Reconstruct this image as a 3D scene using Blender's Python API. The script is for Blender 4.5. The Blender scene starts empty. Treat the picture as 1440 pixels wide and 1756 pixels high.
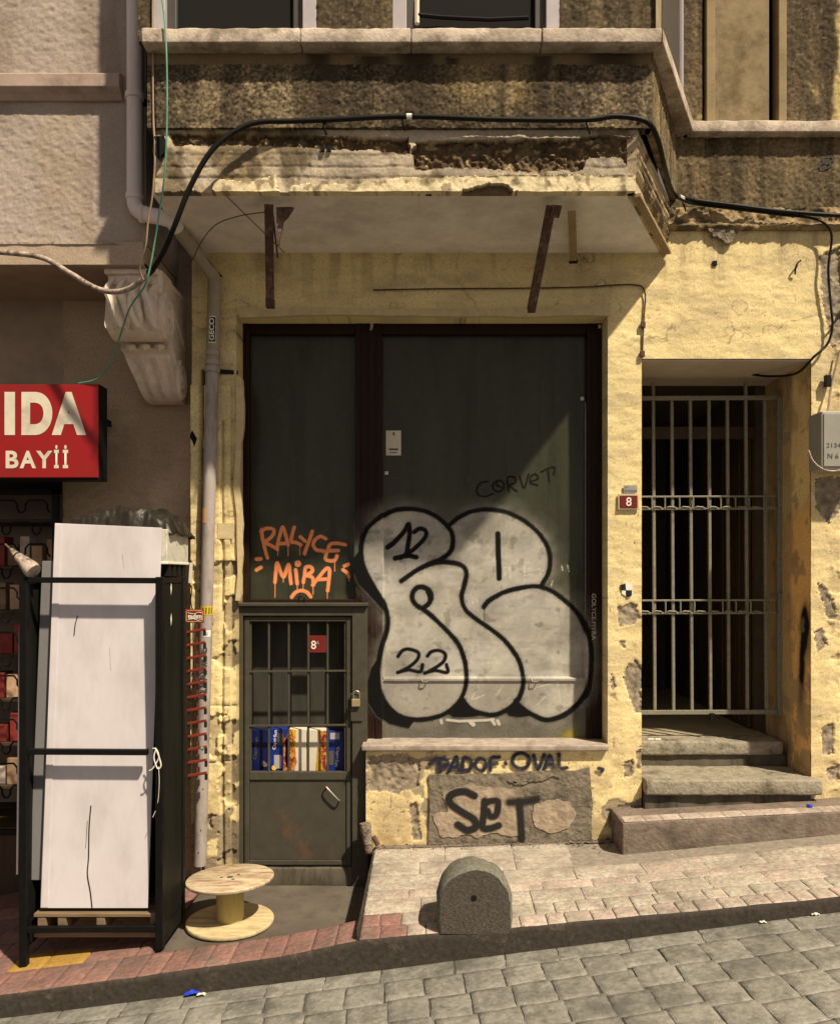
import bpy, bmesh, math, random
import numpy as np
from mathutils import Vector, Matrix
from math import radians, pi, sin, cos
random.seed(7)
rng = np.random.RandomState(11)
S = bpy.context.scene
COL = S.collection

# ------------------------------------------------------------------ camera
EYE = 2.2
cam = bpy.data.cameras.new('camera'); camo = bpy.data.objects.new('camera', cam)
COL.objects.link(camo); S.camera = camo
camo.location = (0, -6.0, EYE); camo.rotation_euler = (radians(90), 0, 0)
cam.sensor_fit = 'HORIZONTAL'; cam.sensor_width = 36.0; cam.lens = 36.0
cam.shift_x = -20/1440; cam.shift_y = 107/1440
cam.clip_start = 0.05; cam.clip_end = 500
# ------------------------------------------------------------------ light
LDIR = Vector((-0.90, 1.0, -1.82)).normalized()          # street light falls from the upper right
sun_el = math.asin(-LDIR.z)
w = bpy.data.worlds.new('World'); S.world = w; w.use_nodes = True
nt = w.node_tree; nt.nodes.clear()
sky = nt.nodes.new('ShaderNodeTexSky'); sky.sky_type = 'NISHITA'; sky.sun_disc = False
sky.sun_elevation = sun_el; sky.sun_rotation = math.atan2(-LDIR.x, -LDIR.y)
bwn = nt.nodes.new('ShaderNodeRGBToBW')
tint = nt.nodes.new('ShaderNodeMix'); tint.data_type = 'RGBA'; tint.blend_type = 'MULTIPLY'
tint.inputs[0].default_value = 1.0; tint.inputs[7].default_value = (1.0, 0.87, 0.78, 1)
bg = nt.nodes.new('ShaderNodeBackground'); bg.inputs[1].default_value = 0.068
wo = nt.nodes.new('ShaderNodeOutputWorld')
nt.links.new(sky.outputs[0], bwn.inputs[0]); nt.links.new(bwn.outputs[0], tint.inputs[6])
nt.links.new(tint.outputs[2], bg.inputs[0]); nt.links.new(bg.outputs[0], wo.inputs[0])
sl = bpy.data.lights.new('street_light_sun', 'SUN'); sl.energy = 4.7; sl.angle = radians(1.6)
sl.color = (1.0, 0.85, 0.62)
slo = bpy.data.objects.new('street_light_sun', sl); COL.objects.link(slo)
slo.rotation_euler = LDIR.to_track_quat('-Z', 'Y').to_euler(); slo.location = (6, -7, 12)
S.view_settings.view_transform = 'Standard'; S.view_settings.look = 'None'
S.view_settings.exposure = 0.50; S.view_settings.gamma = 1.0
S.cycles.max_bounces = 6; S.cycles.use_denoising = True

# ------------------------------------------------------------------ helpers
def P(px, py, Y=0.0):
    d = 6.0 + Y
    return Vector(((px-740)*d/1440, Y, EYE+(985-py)*d/1440))
def PX(px, Y=0.0): return (px-740)*(6.0+Y)/1440
def PZ(py, Y=0.0): return EYE+(985-py)*(6.0+Y)/1440

def _hash(ix, iz, seed):
    h = (ix.astype(np.int64)*374761393 + iz.astype(np.int64)*668265263 + seed*974634777) & 0x7fffffff
    h = ((h ^ (h >> 13))*1274126177) & 0x7fffffff
    h = h ^ (h >> 16)
    return (h & 0xffff)/65535.0
def vn(x, z, s, seed=0):
    x = np.asarray(x, float)/s; z = np.asarray(z, float)/s
    ix = np.floor(x); iz = np.floor(z); fx = x-ix; fz = z-iz
    fx = fx*fx*(3-2*fx); fz = fz*fz*(3-2*fz)
    ix = ix.astype(np.int64); iz = iz.astype(np.int64)
    a = _hash(ix, iz, seed); b = _hash(ix+1, iz, seed); c = _hash(ix, iz+1, seed); d = _hash(ix+1, iz+1, seed)
    return (a*(1-fx)+b*fx)*(1-fz)+(c*(1-fx)+d*fx)*fz
def fbm(x, z, s, seed=0, octv=4):
    t = 0; a = 1; n = 0
    for k in range(octv):
        t = t+a*vn(x, z, s/(2**k), seed+k*17); n += a; a *= 0.5
    return t/n
def sm(a, b, x): t = np.clip((x-a)/(b-a), 0, 1); return t*t*(3-2*t)
def mixc(c, m, col):
    m = np.asarray(m)[..., None]
    return c*(1-m)+np.array(col)*m
def solid(x, col): return np.ones(x.shape+(3,))*np.array(col)
def inpoly(x, y, poly):
    r = np.zeros(x.shape, bool); n = len(poly); j = n-1
    for i in range(n):
        xi, yi = poly[i]; xj, yj = poly[j]
        if yi != yj:
            c = ((yi > y) != (yj > y)) & (x < (xj-xi)*(y-yi)/(yj-yi)+xi)
            r ^= c
        j = i
    return r
def spl(pts, n=10):
    pts = [Vector(p) for p in pts]; out = []
    if len(pts) < 3: return pts
    q = [pts[0]*2-pts[1]]+pts+[pts[-1]*2-pts[-2]]
    for i in range(1, len(q)-2):
        a, b, c, d = q[i-1], q[i], q[i+1], q[i+2]
        for k in range(n):
            t = k/n
            out.append(0.5*((2*b)+(c-a)*t+(2*a-5*b+4*c-d)*t*t+(3*b-a-3*c+d)*t**3))
    out.append(pts[-1])
    return out
def sdist(x, y, pts):
    """distance from points to a polyline"""
    best = np.full(x.shape, 1e9)
    for a, b in zip(pts[:-1], pts[1:]):
        dx, dy = b[0]-a[0], b[1]-a[1]; L = dx*dx+dy*dy+1e-12
        t = np.clip(((x-a[0])*dx+(y-a[1])*dy)/L, 0, 1)
        best = np.minimum(best, (x-a[0]-t*dx)**2+(y-a[1]-t*dy)**2)
    return np.sqrt(best)

# -- objects
def thing(name, label, cat, loc=(0, 0, 0), group=None):
    o = bpy.data.objects.new(name, None); COL.objects.link(o); o.location = loc; o.empty_display_size = 0.1
    return tag(o, label, cat, group)
def tag(o, label=None, cat=None, group=None, kind=None):
    if label: o['label'] = label
    if cat: o['category'] = cat
    if group: o['group'] = group
    if kind: o['kind'] = kind
    return o
def wloc(o):
    v = Vector((0, 0, 0))
    while o is not None: v += o.location; o = o.parent
    return v
def link(name, me, mat=None, parent=None):
    o = bpy.data.objects.new(name, me); COL.objects.link(o)
    if mat is not None:
        me.materials.clear(); me.materials.append(mat)
    if parent is not None:
        o.parent = parent
        o.location = -wloc(parent)          # mesh data stays in world coordinates
    return o
def raw(name, verts, quads, cols=None, smooth=True):
    me = bpy.data.meshes.new(name)
    v = np.asarray(verts, np.float32).reshape(-1, 3); q = np.asarray(quads, np.int32).reshape(-1, 4)
    me.vertices.add(len(v)); me.vertices.foreach_set('co', v.ravel())
    me.loops.add(q.size); me.loops.foreach_set('vertex_index', q.ravel())
    me.polygons.add(len(q)); me.polygons.foreach_set('loop_start', np.arange(0, q.size, 4, dtype=np.int32))
    me.polygons.foreach_set('loop_total', np.full(len(q), 4, np.int32))
    if cols is not None:
        c = np.asarray(cols, np.float32)
        if c.shape[-1] == 3: c = np.concatenate([c, np.ones(c.shape[:-1]+(1,), np.float32)], -1)
        at = me.color_attributes.new('Col', 'FLOAT_COLOR', 'POINT'); at.data.foreach_set('color', c.reshape(-1))
    me.update(calc_edges=True); me.validate()
    me.polygons.foreach_set('use_smooth', np.full(len(me.polygons), smooth))
    return me

def panel(name, O, U, V, N, res, h, col, mat, parent=None, skirt=0.0, keep=None):
    """displaced rectangle: O origin, U and V sides, N outward; h and col take world-like arrays (u metres, v metres)"""
    O = np.array(O, float); U = np.array(U, float); V = np.array(V, float); N = np.array(N, float)
    lu = np.linalg.norm(U); lv = np.linalg.norm(V)
    nu = max(2, int(round(lu/res))+1); nv = max(2, int(round(lv/res))+1)
    a, b = np.meshgrid(np.linspace(0, 1, nu), np.linspace(0, 1, nv), indexing='ij')
    pos = O+a[..., None]*U+b[..., None]*V
    hh = h(pos, a*lu, b*lv) if h is not None else np.zeros(a.shape)
    cc = col(pos, a*lu, b*lv, hh) if col is not None else None
    v = pos+hh[..., None]*N
    idx = np.arange(nu*nv).reshape(nu, nv)
    q = np.stack([idx[:-1, :-1], idx[1:, :-1], idx[1:, 1:], idx[:-1, 1:]], -1)
    if keep is not None:
        ce = (pos[:-1, :-1]+pos[1:, 1:])/2
        q = q[keep(ce)]
    q = q.reshape(-1, 4)
    # orientation
    if np.dot(np.cross(U, V), N) < 0: q = q[:, ::-1]
    verts = v.reshape(-1, 3); colors = None if cc is None else cc.reshape(-1, cc.shape[-1])
    if skirt > 0:
        ring = np.concatenate([idx[:, 0], idx[-1, 1:], idx[-2::-1, -1], idx[0, -2:0:-1]])
        base = len(verts); back = (pos.reshape(-1, 3)[ring]-N*skirt)
        k = len(ring); r2 = np.roll(np.arange(k), -1)
        s = np.stack([ring, base+np.arange(k), base+r2, ring[r2]], -1)
        if np.dot(np.cross(U, V), N) < 0: s = s[:, ::-1]
        verts = np.concatenate([verts, back]); q = np.concatenate([q, s])
        if colors is not None: colors = np.concatenate([colors, colors[ring]])
    me = raw(name, verts, q, colors)
    if skirt > 0:
        try: me.set_sharp_from_angle(angle=radians(60))
        except Exception: pass
    return link(name, me, mat, parent)

class MB:
    def __init__(s): s.v = []; s.f = []
    def add(s, vs, fs):
        b = len(s.v); s.v += [tuple(p) for p in vs]; s.f += [tuple(b+i for i in f) for f in fs]; return s
    def box(s, x0, x1, y0, y1, z0, z1):
        return s.add([(x0,y0,z0),(x1,y0,z0),(x1,y1,z0),(x0,y1,z0),(x0,y0,z1),(x1,y0,z1),(x1,y1,z1),(x0,y1,z1)],
                     [(0,3,2,1),(4,5,6,7),(0,1,5,4),(1,2,6,5),(2,3,7,6),(3,0,4,7)])
    def bar(s, a, b, wx, wy=None, up=(0, 0, 1)):
        a = Vector(a); b = Vector(b); wy = wx if wy is None else wy
        d = (b-a).normalized(); u = Vector(up)
        if abs(d.dot(u)) > .95: u = Vector((0, 1, 0))
        e = d.cross(u).normalized(); g = e.cross(d).normalized()
        vs = []
        for c in (a, b):
            for sx, sy in ((-1,-1),(1,-1),(1,1),(-1,1)): vs.append(c+e*sx*wx/2+g*sy*wy/2)
        return s.add(vs, [(0,1,2,3),(7,6,5,4),(0,4,5,1),(1,5,6,2),(2,6,7,3),(3,7,4,0)])
    def tube(s, pts, r, n=8, cap=True):
        pts = [Vector(p) for p in pts]; m = len(pts); rr = r if isinstance(r, (list, tuple)) else [r]*m
        t0 = (pts[1]-pts[0]).normalized(); u = Vector((0, 0, 1)) if abs(t0.z) < .9 else Vector((1, 0, 0))
        e = t0.cross(u).normalized(); vs = []
        for i, p in enumerate(pts):
            t = (pts[min(i+1, m-1)]-pts[max(i-1, 0)]).normalized()
            e = (e-t*e.dot(t)).normalized(); g = t.cross(e)
            for k in range(n):
                a = 2*pi*k/n; vs.append(p+(e*cos(a)+g*sin(a))*rr[i])
        fs = [(i*n+k, i*n+(k+1) % n, (i+1)*n+(k+1) % n, (i+1)*n+k) for i in range(m-1) for k in range(n)]
        if cap: fs += [tuple(range(n-1, -1, -1)), tuple((m-1)*n+k for k in range(n))]
        return s.add(vs, fs)
    def prism(s, poly, ax, a, b):
        """extrude polygon (2d) between a and b along axis: ax='y' -> (x,z), 'x' -> (y,z), 'z' -> (x,y)"""
        def m(p, t): return {'y': (p[0], t, p[1]), 'x': (t, p[0], p[1]), 'z': (p[0], p[1], t)}[ax]
        n = len(poly)
        vs = [m(p, a) for p in poly]+[m(p, b) for p in poly]
        return s.add(vs, [tuple(range(n)), tuple(range(2*n-1, n-1, -1))]+[(i, n+i, n+(i+1) % n, (i+1) % n) for i in range(n)])
    def build(s, name, mat, parent=None, bevel=0.0, smooth=False):
        me = bpy.data.meshes.new(name); me.from_pydata(s.v, [], s.f)
        bm = bmesh.new(); bm.from_mesh(me); bmesh.ops.recalc_face_normals(bm, faces=bm.faces); bm.to_mesh(me); bm.free()
        if smooth:
            me.polygons.foreach_set('use_smooth', [True]*len(me.polygons))
            try: me.set_sharp_from_angle(angle=radians(45))
            except Exception: pass
        o = link(name, me, mat, parent)
        if bevel > 0:
            b = o.modifiers.new('bevel', 'BEVEL'); b.width = bevel; b.segments = 2; b.limit_method = 'ANGLE'; b.angle_limit = radians(40)
        return o
def frac(poly, amp, depth=3, closed=True):
    """break up the edges of an outline"""
    for k in range(depth):
        out = []; n = len(poly)
        for i in range(n if closed else n-1):
            a = Vector(poly[i]).to_2d(); b = Vector(poly[(i+1) % n]).to_2d(); m = (a+b)/2; d = b-a
            m += Vector((-d.y, d.x))*random.uniform(-amp, amp)
            out += [a, m]
        if not closed: out.append(Vector(poly[-1]).to_2d())
        poly = out
    return [tuple(p) for p in poly]
def patch(name, pts_px, Y, th, mat, parent, amp=.18, depth=3, back=.01):
    """a flake or patch with a ragged outline lying on a wall facing the street"""
    poly = frac([(PX(x, Y), PZ(y, Y)) for x, y in pts_px], amp, depth)
    bm = bmesh.new()
    vs = [bm.verts.new((x, Y-th, z)) for x, z in poly]
    f = bm.faces.new(vs)
    r = bmesh.ops.extrude_face_region(bm, geom=[f])
    for v in r['geom']:
        if isinstance(v, bmesh.types.BMVert): v.co.y = Y+back
    bmesh.ops.recalc_face_normals(bm, faces=bm.faces)
    bmesh.ops.triangulate(bm, faces=bm.faces)
    me = bpy.data.meshes.new(name); bm.to_mesh(me); bm.free()
    return link(name, me, mat, parent)
def rough_box(name, x0, x1, y0, y1, z0, z1, res, amp, mat, parent=None, zf=None, seed=0, bev=.012):
    """box with finely divided, slightly worn faces; zf lifts it to follow a slope"""
    bm = bmesh.new(); bmesh.ops.create_cube(bm, size=1)
    for v in bm.verts: v.co = ((x0+x1)/2+v.co.x*(x1-x0), (y0+y1)/2+v.co.y*(y1-y0), (z0+z1)/2+v.co.z*(z1-z0))
    bmesh.ops.bevel(bm, geom=bm.edges[:], offset=bev, segments=2, affect='EDGES', profile=.6)
    for ax in range(3):
        lo, hi = (x0, y0, z0)[ax], (x1, y1, z1)[ax]
        n = int((hi-lo)/res)
        for i in range(1, n):
            no = [0, 0, 0]; no[ax] = 1; co = [0, 0, 0]; co[ax] = lo+(hi-lo)*i/n
            bmesh.ops.bisect_plane(bm, geom=bm.verts[:]+bm.edges[:]+bm.faces[:], plane_co=co, plane_no=no)
    bm.normal_update()
    co = np.array([v.co for v in bm.verts]); no = np.array([v.normal for v in bm.verts])
    k = fbm(co[:, 0]+co[:, 1]*1.7, co[:, 2]+co[:, 1]*.9+co[:, 0]*.31, .09, seed)-.5
    k += .6*(vn(co[:, 0]*1.0+co[:, 1], co[:, 2]-co[:, 1]*1.3, .03, seed+5)-.5)
    co = co+no*(k*amp)[:, None]
    for v, c in zip(bm.verts, co): v.co = c
    if zf:
        for v in bm.verts: v.co.z += zf(v.co.x)
    me = bpy.data.meshes.new(name); bm.to_mesh(me); bm.free()
    me.polygons.foreach_set('use_smooth', [True]*len(me.polygons))
    return link(name, me, mat, parent)
def text(name, body, x, z, Y, height, width, mat, parent, rot=0.0, bold=0.0, ex=.0015, yaw=0.0, shear=0.0):
    """flat lettering facing the street; (x, z) is the lower left corner, height of the capitals, width of the line"""
    cu = bpy.data.curves.new(name, 'FONT'); cu.body = body; cu.size = 1.0; cu.extrude = 0; cu.offset = bold; cu.shear = shear
    t = bpy.data.objects.new('tmp', cu); COL.objects.link(t)
    dg = bpy.context.evaluated_depsgraph_get(); dg.update()
    me = bpy.data.meshes.new_from_object(t.evaluated_get(dg))
    bpy.data.objects.remove(t); bpy.data.curves.remove(cu)
    co = np.array([v.co for v in me.vertices])
    lo = co.min(0); hi = co.max(0)
    u = (co[:, 0]-lo[0])/(hi[0]-lo[0])*width; vv = (co[:, 1]-lo[1])/(hi[1]-lo[1])*height
    c, s_ = cos(rot), sin(rot)
    X = x+(u*c-vv*s_)*cos(yaw); Z = z+u*s_+vv*c; YY = Y-ex+(u*c-vv*s_)*sin(yaw)
    for v, a, b, d in zip(me.vertices, X, YY, Z): v.co = (a, b, d)
    me.name = name
    return link(name, me, mat, parent)

# ------------------------------------------------------------------ materials
def base_mat(name):
    m = bpy.data.materials.new(name); m.use_nodes = True
    n = m.node_tree.nodes; p = n['Principled BSDF']
    return m, m.node_tree, p
def mat(name, col, rough=.8, metal=0.0, var=.25, scale=12.0, bump=.3, bscale=60.0, bdist=.004, spec=.3, col2=None, c2scale=4.0, c2lo=.5, c2hi=.62, objvar=0.0, stretch=None, world=False, grime=None):
    m, t, p = base_mat(name); L = t.links; N = t.nodes
    p.inputs['Roughness'].default_value = rough; p.inputs['Metallic'].default_value = metal
    p.inputs['Specular IOR Level'].default_value = spec
    tc = N.new('ShaderNodeTexCoord'); vec = tc.outputs['Object']
    if world: geo = N.new('ShaderNodeNewGeometry'); vec = geo.outputs['Position']; wvec = vec
    if stretch:
        mp = N.new('ShaderNodeMapping'); mp.inputs['Scale'].default_value = stretch; L.new(vec, mp.inputs['Vector']); vec = mp.outputs[0]
    if objvar:
        oi = N.new('ShaderNodeObjectInfo'); va = N.new('ShaderNodeVectorMath'); va.operation = 'ADD'
        sc = N.new('ShaderNodeVectorMath'); sc.operation = 'SCALE'; sc.inputs[0].default_value = (37, 19, 53); L.new(oi.outputs['Random'], sc.inputs['Scale'])
        L.new(vec, va.inputs[0]); L.new(sc.outputs[0], va.inputs[1]); vec = va.outputs[0] if not world else vec
    no = N.new('ShaderNodeTexNoise'); no.inputs['Scale'].default_value = scale; no.inputs['Detail'].default_value = 6; no.inputs['Roughness'].default_value = .65; L.new(vec, no.inputs['Vector'])
    mr = N.new('ShaderNodeMapRange'); mr.inputs[1].default_value = .3; mr.inputs[2].default_value = .7; mr.inputs[3].default_value = 1-var; mr.inputs[4].default_value = 1+var; L.new(no.outputs[0], mr.inputs[0])
    src = None
    if col2 is not None:
        n2 = N.new('ShaderNodeTexNoise'); n2.inputs['Scale'].default_value = c2scale; n2.inputs['Detail'].default_value = 8; n2.inputs['Roughness'].default_value = .7; L.new(vec, n2.inputs['Vector'])
        r2 = N.new('ShaderNodeMapRange'); r2.inputs[1].default_value = c2lo; r2.inputs[2].default_value = c2hi; L.new(n2.outputs[0], r2.inputs[0])
        mx = N.new('ShaderNodeMix'); mx.data_type = 'RGBA'; mx.inputs[6].default_value = (*col, 1); mx.inputs[7].default_value = (*col2, 1); L.new(r2.outputs[0], mx.inputs[0]); src = mx.outputs[2]
    mul = N.new('ShaderNodeVectorMath'); mul.operation = 'SCALE'
    if src is not None: L.new(src, mul.inputs[0])
    else: mul.inputs[0].default_value = col
    fac = mr.outputs[0]
    if objvar:
        om = N.new('ShaderNodeMapRange'); om.inputs[3].default_value = 1-objvar; om.inputs[4].default_value = 1+objvar; L.new(oi.outputs['Random'], om.inputs[0])
        mm = N.new('ShaderNodeMath'); mm.operation = 'MULTIPLY'; L.new(fac, mm.inputs[0]); L.new(om.outputs[0], mm.inputs[1]); fac = mm.outputs[0]
    L.new(fac, mul.inputs['Scale']); outc = mul.outputs[0]
    if grime:
        g1 = N.new('ShaderNodeTexNoise'); g1.inputs['Scale'].default_value = grime[1]; g1.inputs['Detail'].default_value = 9; g1.inputs['Roughness'].default_value = .72; L.new(vec, g1.inputs['Vector'])
        g2 = N.new('ShaderNodeMapRange'); g2.inputs[1].default_value = .44; g2.inputs[2].default_value = .66; g2.inputs[4].default_value = grime[2]; L.new(g1.outputs[0], g2.inputs[0])
        g3 = N.new('ShaderNodeMix'); g3.data_type = 'RGBA'; L.new(g2.outputs[0], g3.inputs[0]); L.new(outc, g3.inputs[6]); g3.inputs[7].default_value = (*grime[0], 1); outc = g3.outputs[2]
    L.new(outc, p.inputs['Base Color'])
    if bump > 0:
        nb = N.new('ShaderNodeTexNoise'); nb.inputs['Scale'].default_value = bscale; nb.inputs['Detail'].default_value = 5; L.new(vec, nb.inputs['Vector'])
        bp = N.new('ShaderNodeBump'); bp.inputs['Strength'].default_value = bump; bp.inputs['Distance'].default_value = bdist; L.new(nb.outputs[0], bp.inputs['Height']); L.new(bp.outputs[0], p.inputs['Normal'])
    return m
def attr_mat(name, rough=.9, var=.22, scale=45.0, bump=.5, bscale=90.0, bdist=.004, spec=.2, alpha=False, roughlo=None):
    m, t, p = base_mat(name); L = t.links; N = t.nodes
    p.inputs['Roughness'].default_value = rough; p.inputs['Specular IOR Level'].default_value = spec
    at = N.new('ShaderNodeAttribute'); at.attribute_name = 'Col'
    tc = N.new('ShaderNodeTexCoord')
    no = N.new('ShaderNodeTexNoise'); no.inputs['Scale'].default_value = scale; no.inputs['Detail'].default_value = 6; no.inputs['Roughness'].default_value = .7; L.new(tc.outputs['Object'], no.inputs['Vector'])
    mr = N.new('ShaderNodeMapRange'); mr.inputs[1].default_value = .3; mr.inputs[2].default_value = .7; mr.inputs[3].default_value = 1-var; mr.inputs[4].default_value = 1+var; L.new(no.outputs[0], mr.inputs[0])
    mul = N.new('ShaderNodeVectorMath'); mul.operation = 'SCALE'; L.new(at.outputs['Color'], mul.inputs[0]); L.new(mr.outputs[0], mul.inputs['Scale']); L.new(mul.outputs[0], p.inputs['Base Color'])
    if alpha: L.new(at.outputs['Alpha'], p.inputs['Alpha'])
    if bump > 0:
        nb = N.new('ShaderNodeTexNoise'); nb.inputs['Scale'].default_value = bscale; nb.inputs['Detail'].default_value = 6; L.new(tc.outputs['Object'], nb.inputs['Vector'])
        bp = N.new('ShaderNodeBump'); bp.inputs['Strength'].default_value = bump; bp.inputs['Distance'].default_value = bdist; L.new(nb.outputs[0], bp.inputs['Height']); L.new(bp.outputs[0], p.inputs['Normal'])
    return m
M = {}
M['plaster'] = attr_mat('painted_plaster', .9, .24, 75, .40, 60, .005)
M['stucco'] = attr_mat('rough_stucco', .95, .25, 110, .6, 160, .004)
M['paint'] = attr_mat('spray_paint', .55, .10, 40, .1, 30, .001, .12, True)
M['brushpaint'] = attr_mat('wall_paint_marks', .7, .2, 60, .2, 60, .002, .3, True)
M['glassdust'] = attr_mat('dusty_dark_glass', .20, .12, 18, .03, 8, .001, .18)
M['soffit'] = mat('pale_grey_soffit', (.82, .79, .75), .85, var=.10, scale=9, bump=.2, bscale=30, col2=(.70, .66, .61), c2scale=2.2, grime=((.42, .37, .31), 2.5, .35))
M['mauve'] = mat('mauve_plaster_trim', (.40, .31, .27), .9, var=.15, scale=9, col2=(.28, .21, .18), c2scale=3)
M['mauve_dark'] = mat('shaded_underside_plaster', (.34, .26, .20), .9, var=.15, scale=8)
M['brown_frame'] = mat('dark_brown_frame', (.020, .009, .006), .5, spec=.15, var=.3, scale=30, stretch=(1, 1, .15), bump=.1)
M['door_metal'] = mat('grey_brown_door_paint', (.064, .059, .045), .55, spec=.2, var=.18, scale=14, bump=.12, bscale=25, col2=(.13, .075, .045), c2scale=3.2, c2lo=.6, c2hi=.72)
M['door_panel'] = mat('grey_door_sheet', (.062, .057, .044), .5, spec=.2, var=.16, scale=8, bump=.1, bscale=20, col2=(.115, .065, .042), c2scale=2.6, c2lo=.56, c2hi=.7)
M['grey_bar'] = mat('grey_bar_paint', (.20, .19, .15), .5, var=.25, scale=40, col2=(.11, .07, .04), c2scale=14, c2lo=.6, c2hi=.68, bump=.15)
M['dark_metal'] = mat('black_rack_paint', (.006, .006, .006), .5, spec=.15, var=.3, scale=25, bump=.1)
M['sheet'] = mat('dark_green_sheet', (.010, .011, .009), .6, spec=.12, var=.35, scale=7, stretch=(1, 1, .3), bump=.08)
M['door_backing'] = mat('dim_grey_backing_sheet', (.042, .040, .034), .6, var=.3, scale=6, stretch=(3, 3, .4), bump=.05, spec=.2)
M['rust'] = mat('rusty_brown_steel', (.075, .042, .030), .75, var=.3, scale=35, col2=(.14, .10, .08), c2scale=18)
M['pipe_white'] = mat('white_plastic_pipe', (.80, .72, .73), .5, var=.08, scale=9, bump=.05, stretch=(1, 1, .25), col2=(.60, .52, .51), c2scale=6, c2lo=.55, c2hi=.75)
M['pipe_grey'] = mat('grey_plastic_pipe', (.36, .32, .31), .5, var=.12, scale=10, bump=.05, stretch=(1, 1, .3), col2=(.24, .21, .19), c2scale=7)
M['pipe_dim'] = mat('painted_beige_pipe', (.33, .29, .22), .6, var=.12, scale=10, bump=.05)
M['cable_black'] = mat('black_cable', (.006, .006, .006), .5, spec=.2, var=.2)
M['cable_white'] = mat('dirty_white_cable', (.40, .33, .28), .6, var=.5, scale=25, col2=(.12, .09, .07), c2scale=14)
M['wire_green'] = mat('green_wire', (.10, .28, .20), .5)
M['wire_tan'] = mat('tan_wire', (.30, .22, .15), .6)
M['stone'] = mat('worn_grey_step_stone', (.26, .235, .185), .8, var=.35, scale=26, col2=(.11, .092, .07), c2scale=6, bump=.8, bscale=45, bdist=.010, grime=((.34, .31, .26), 8, .6))
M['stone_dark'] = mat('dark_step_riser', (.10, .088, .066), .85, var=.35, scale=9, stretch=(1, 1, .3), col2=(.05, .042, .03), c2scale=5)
M['platform'] = mat('purple_brown_concrete', (.17, .135, .115), .85, var=.35, scale=28, col2=(.09, .072, .06), c2scale=7, bump=.8, bscale=40, bdist=.010, grime=((.25, .20, .165), 5, .6))
M['conc_dark'] = mat('dark_kerb_concrete', (.040, .033, .028), .85, var=.4, scale=30, col2=(.10, .085, .07), c2scale=9, c2lo=.58, c2hi=.72, bump=.5, bscale=40, bdist=.008, world=True)
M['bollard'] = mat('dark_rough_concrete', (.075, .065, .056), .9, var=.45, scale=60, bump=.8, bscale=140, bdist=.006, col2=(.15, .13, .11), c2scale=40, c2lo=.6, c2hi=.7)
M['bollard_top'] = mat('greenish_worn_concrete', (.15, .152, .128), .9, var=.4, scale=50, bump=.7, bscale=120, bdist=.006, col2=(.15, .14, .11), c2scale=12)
M['paver_beige'] = mat('beige_stamped_concrete', (.45, .42, .36), .8, var=.30, scale=38, col2=(.37, .31, .27), c2scale=9, c2lo=.42, c2hi=.62, bump=.8, bscale=26, bdist=.012, objvar=.09, world=True, grime=((.16, .135, .115), 3.2, .75))
M['paver_pink'] = mat('pink_stamped_concrete', (.46, .37, .33), .8, var=.30, scale=38, col2=(.37, .335, .29), c2scale=9, c2lo=.42, c2hi=.62, bump=.8, bscale=26, bdist=.012, objvar=.10, world=True, grime=((.17, .14, .12), 3.2, .7))
M['paver_red'] = mat('red_stamped_concrete', (.25, .135, .118), .8, var=.30, scale=36, col2=(.23, .165, .145), c2scale=8, bump=.8, bscale=26, bdist=.012, objvar=.12, world=True, grime=((.10, .068, .058), 4, .8))
M['paver_yellow'] = mat('yellow_stamped_concrete', (.35, .21, .05), .8, var=.28, scale=12, bump=.4, objvar=.12)
M['paver_road'] = mat('grey_stamped_concrete', (.245, .24, .22), .55, var=.30, scale=34, col2=(.165, .162, .148), c2scale=7, bump=.6, bscale=18, bdist=.012, objvar=.10, spec=.4, world=True, grime=((.08, .08, .072), 2.6, .75))
M['joint'] = mat('dark_joint_dirt', (.075, .07, .06), .95, var=.3, scale=30)
M['joint_light'] = mat('dusty_joint_mortar', (.24, .21, .18), .95, var=.3, scale=25)
M['joint_red'] = mat('dusty_red_joint', (.17, .085, .07), .95, var=.3, scale=25)
M['pit_floor'] = mat('dark_concrete_floor', (.115, .098, .082), .8, var=.35, scale=6, col2=(.07, .06, .05), c2scale=3, bump=.3)
M['black'] = mat('deep_black_void', (.004, .004, .004), .9, var=0, bump=0)
M['hall_wall'] = mat('dim_brown_hall_wall', (.075, .058, .040), .85, var=.25, scale=4, bump=.1)
M['hall_wood'] = mat('dark_brown_wood', (.055, .036, .020), .55, var=.3, scale=5, stretch=(6, 6, .5), bump=.1)
M['hall_floor'] = mat('hall_tile_floor', (.30, .26, .19), .7, var=.2, scale=6)
M['white_board'] = mat('white_laminate_board', (.66, .63, .68), .42, var=.04, scale=5, bump=.1, bscale=6, bdist=.01, col2=(.59, .555, .595), c2scale=2.2, c2lo=.42, c2hi=.7, stretch=(1, 1, .4), grime=((.44, .40, .41), 4.5, .45))
M['white_plain'] = mat('white_painted_metal', (.62, .60, .54), .5, var=.12, scale=25, col2=(.45, .43, .36), c2scale=12)
M['grey_board'] = mat('grey_plastic_panel', (.20, .20, .21), .4, var=.06, scale=5)
M['plastic'] = mat('black_plastic_sheet', (.020, .017, .014), .42, var=.35, scale=14, bump=.4, bscale=28, bdist=.012, spec=.3)
M['wood'] = mat('old_pallet_wood', (.20, .14, .085), .8, var=.3, scale=12, stretch=(.3, 4, 4), bump=.3)
M['spool'] = mat('pale_spool_wood', (.60, .51, .29), .7, var=.15, scale=9, stretch=(1, 4, 1), col2=(.44, .34, .21), c2scale=6, c2lo=.46, c2hi=.62, bump=.3, bscale=30, grime=((.33, .26, .16), 5, .6))
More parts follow.
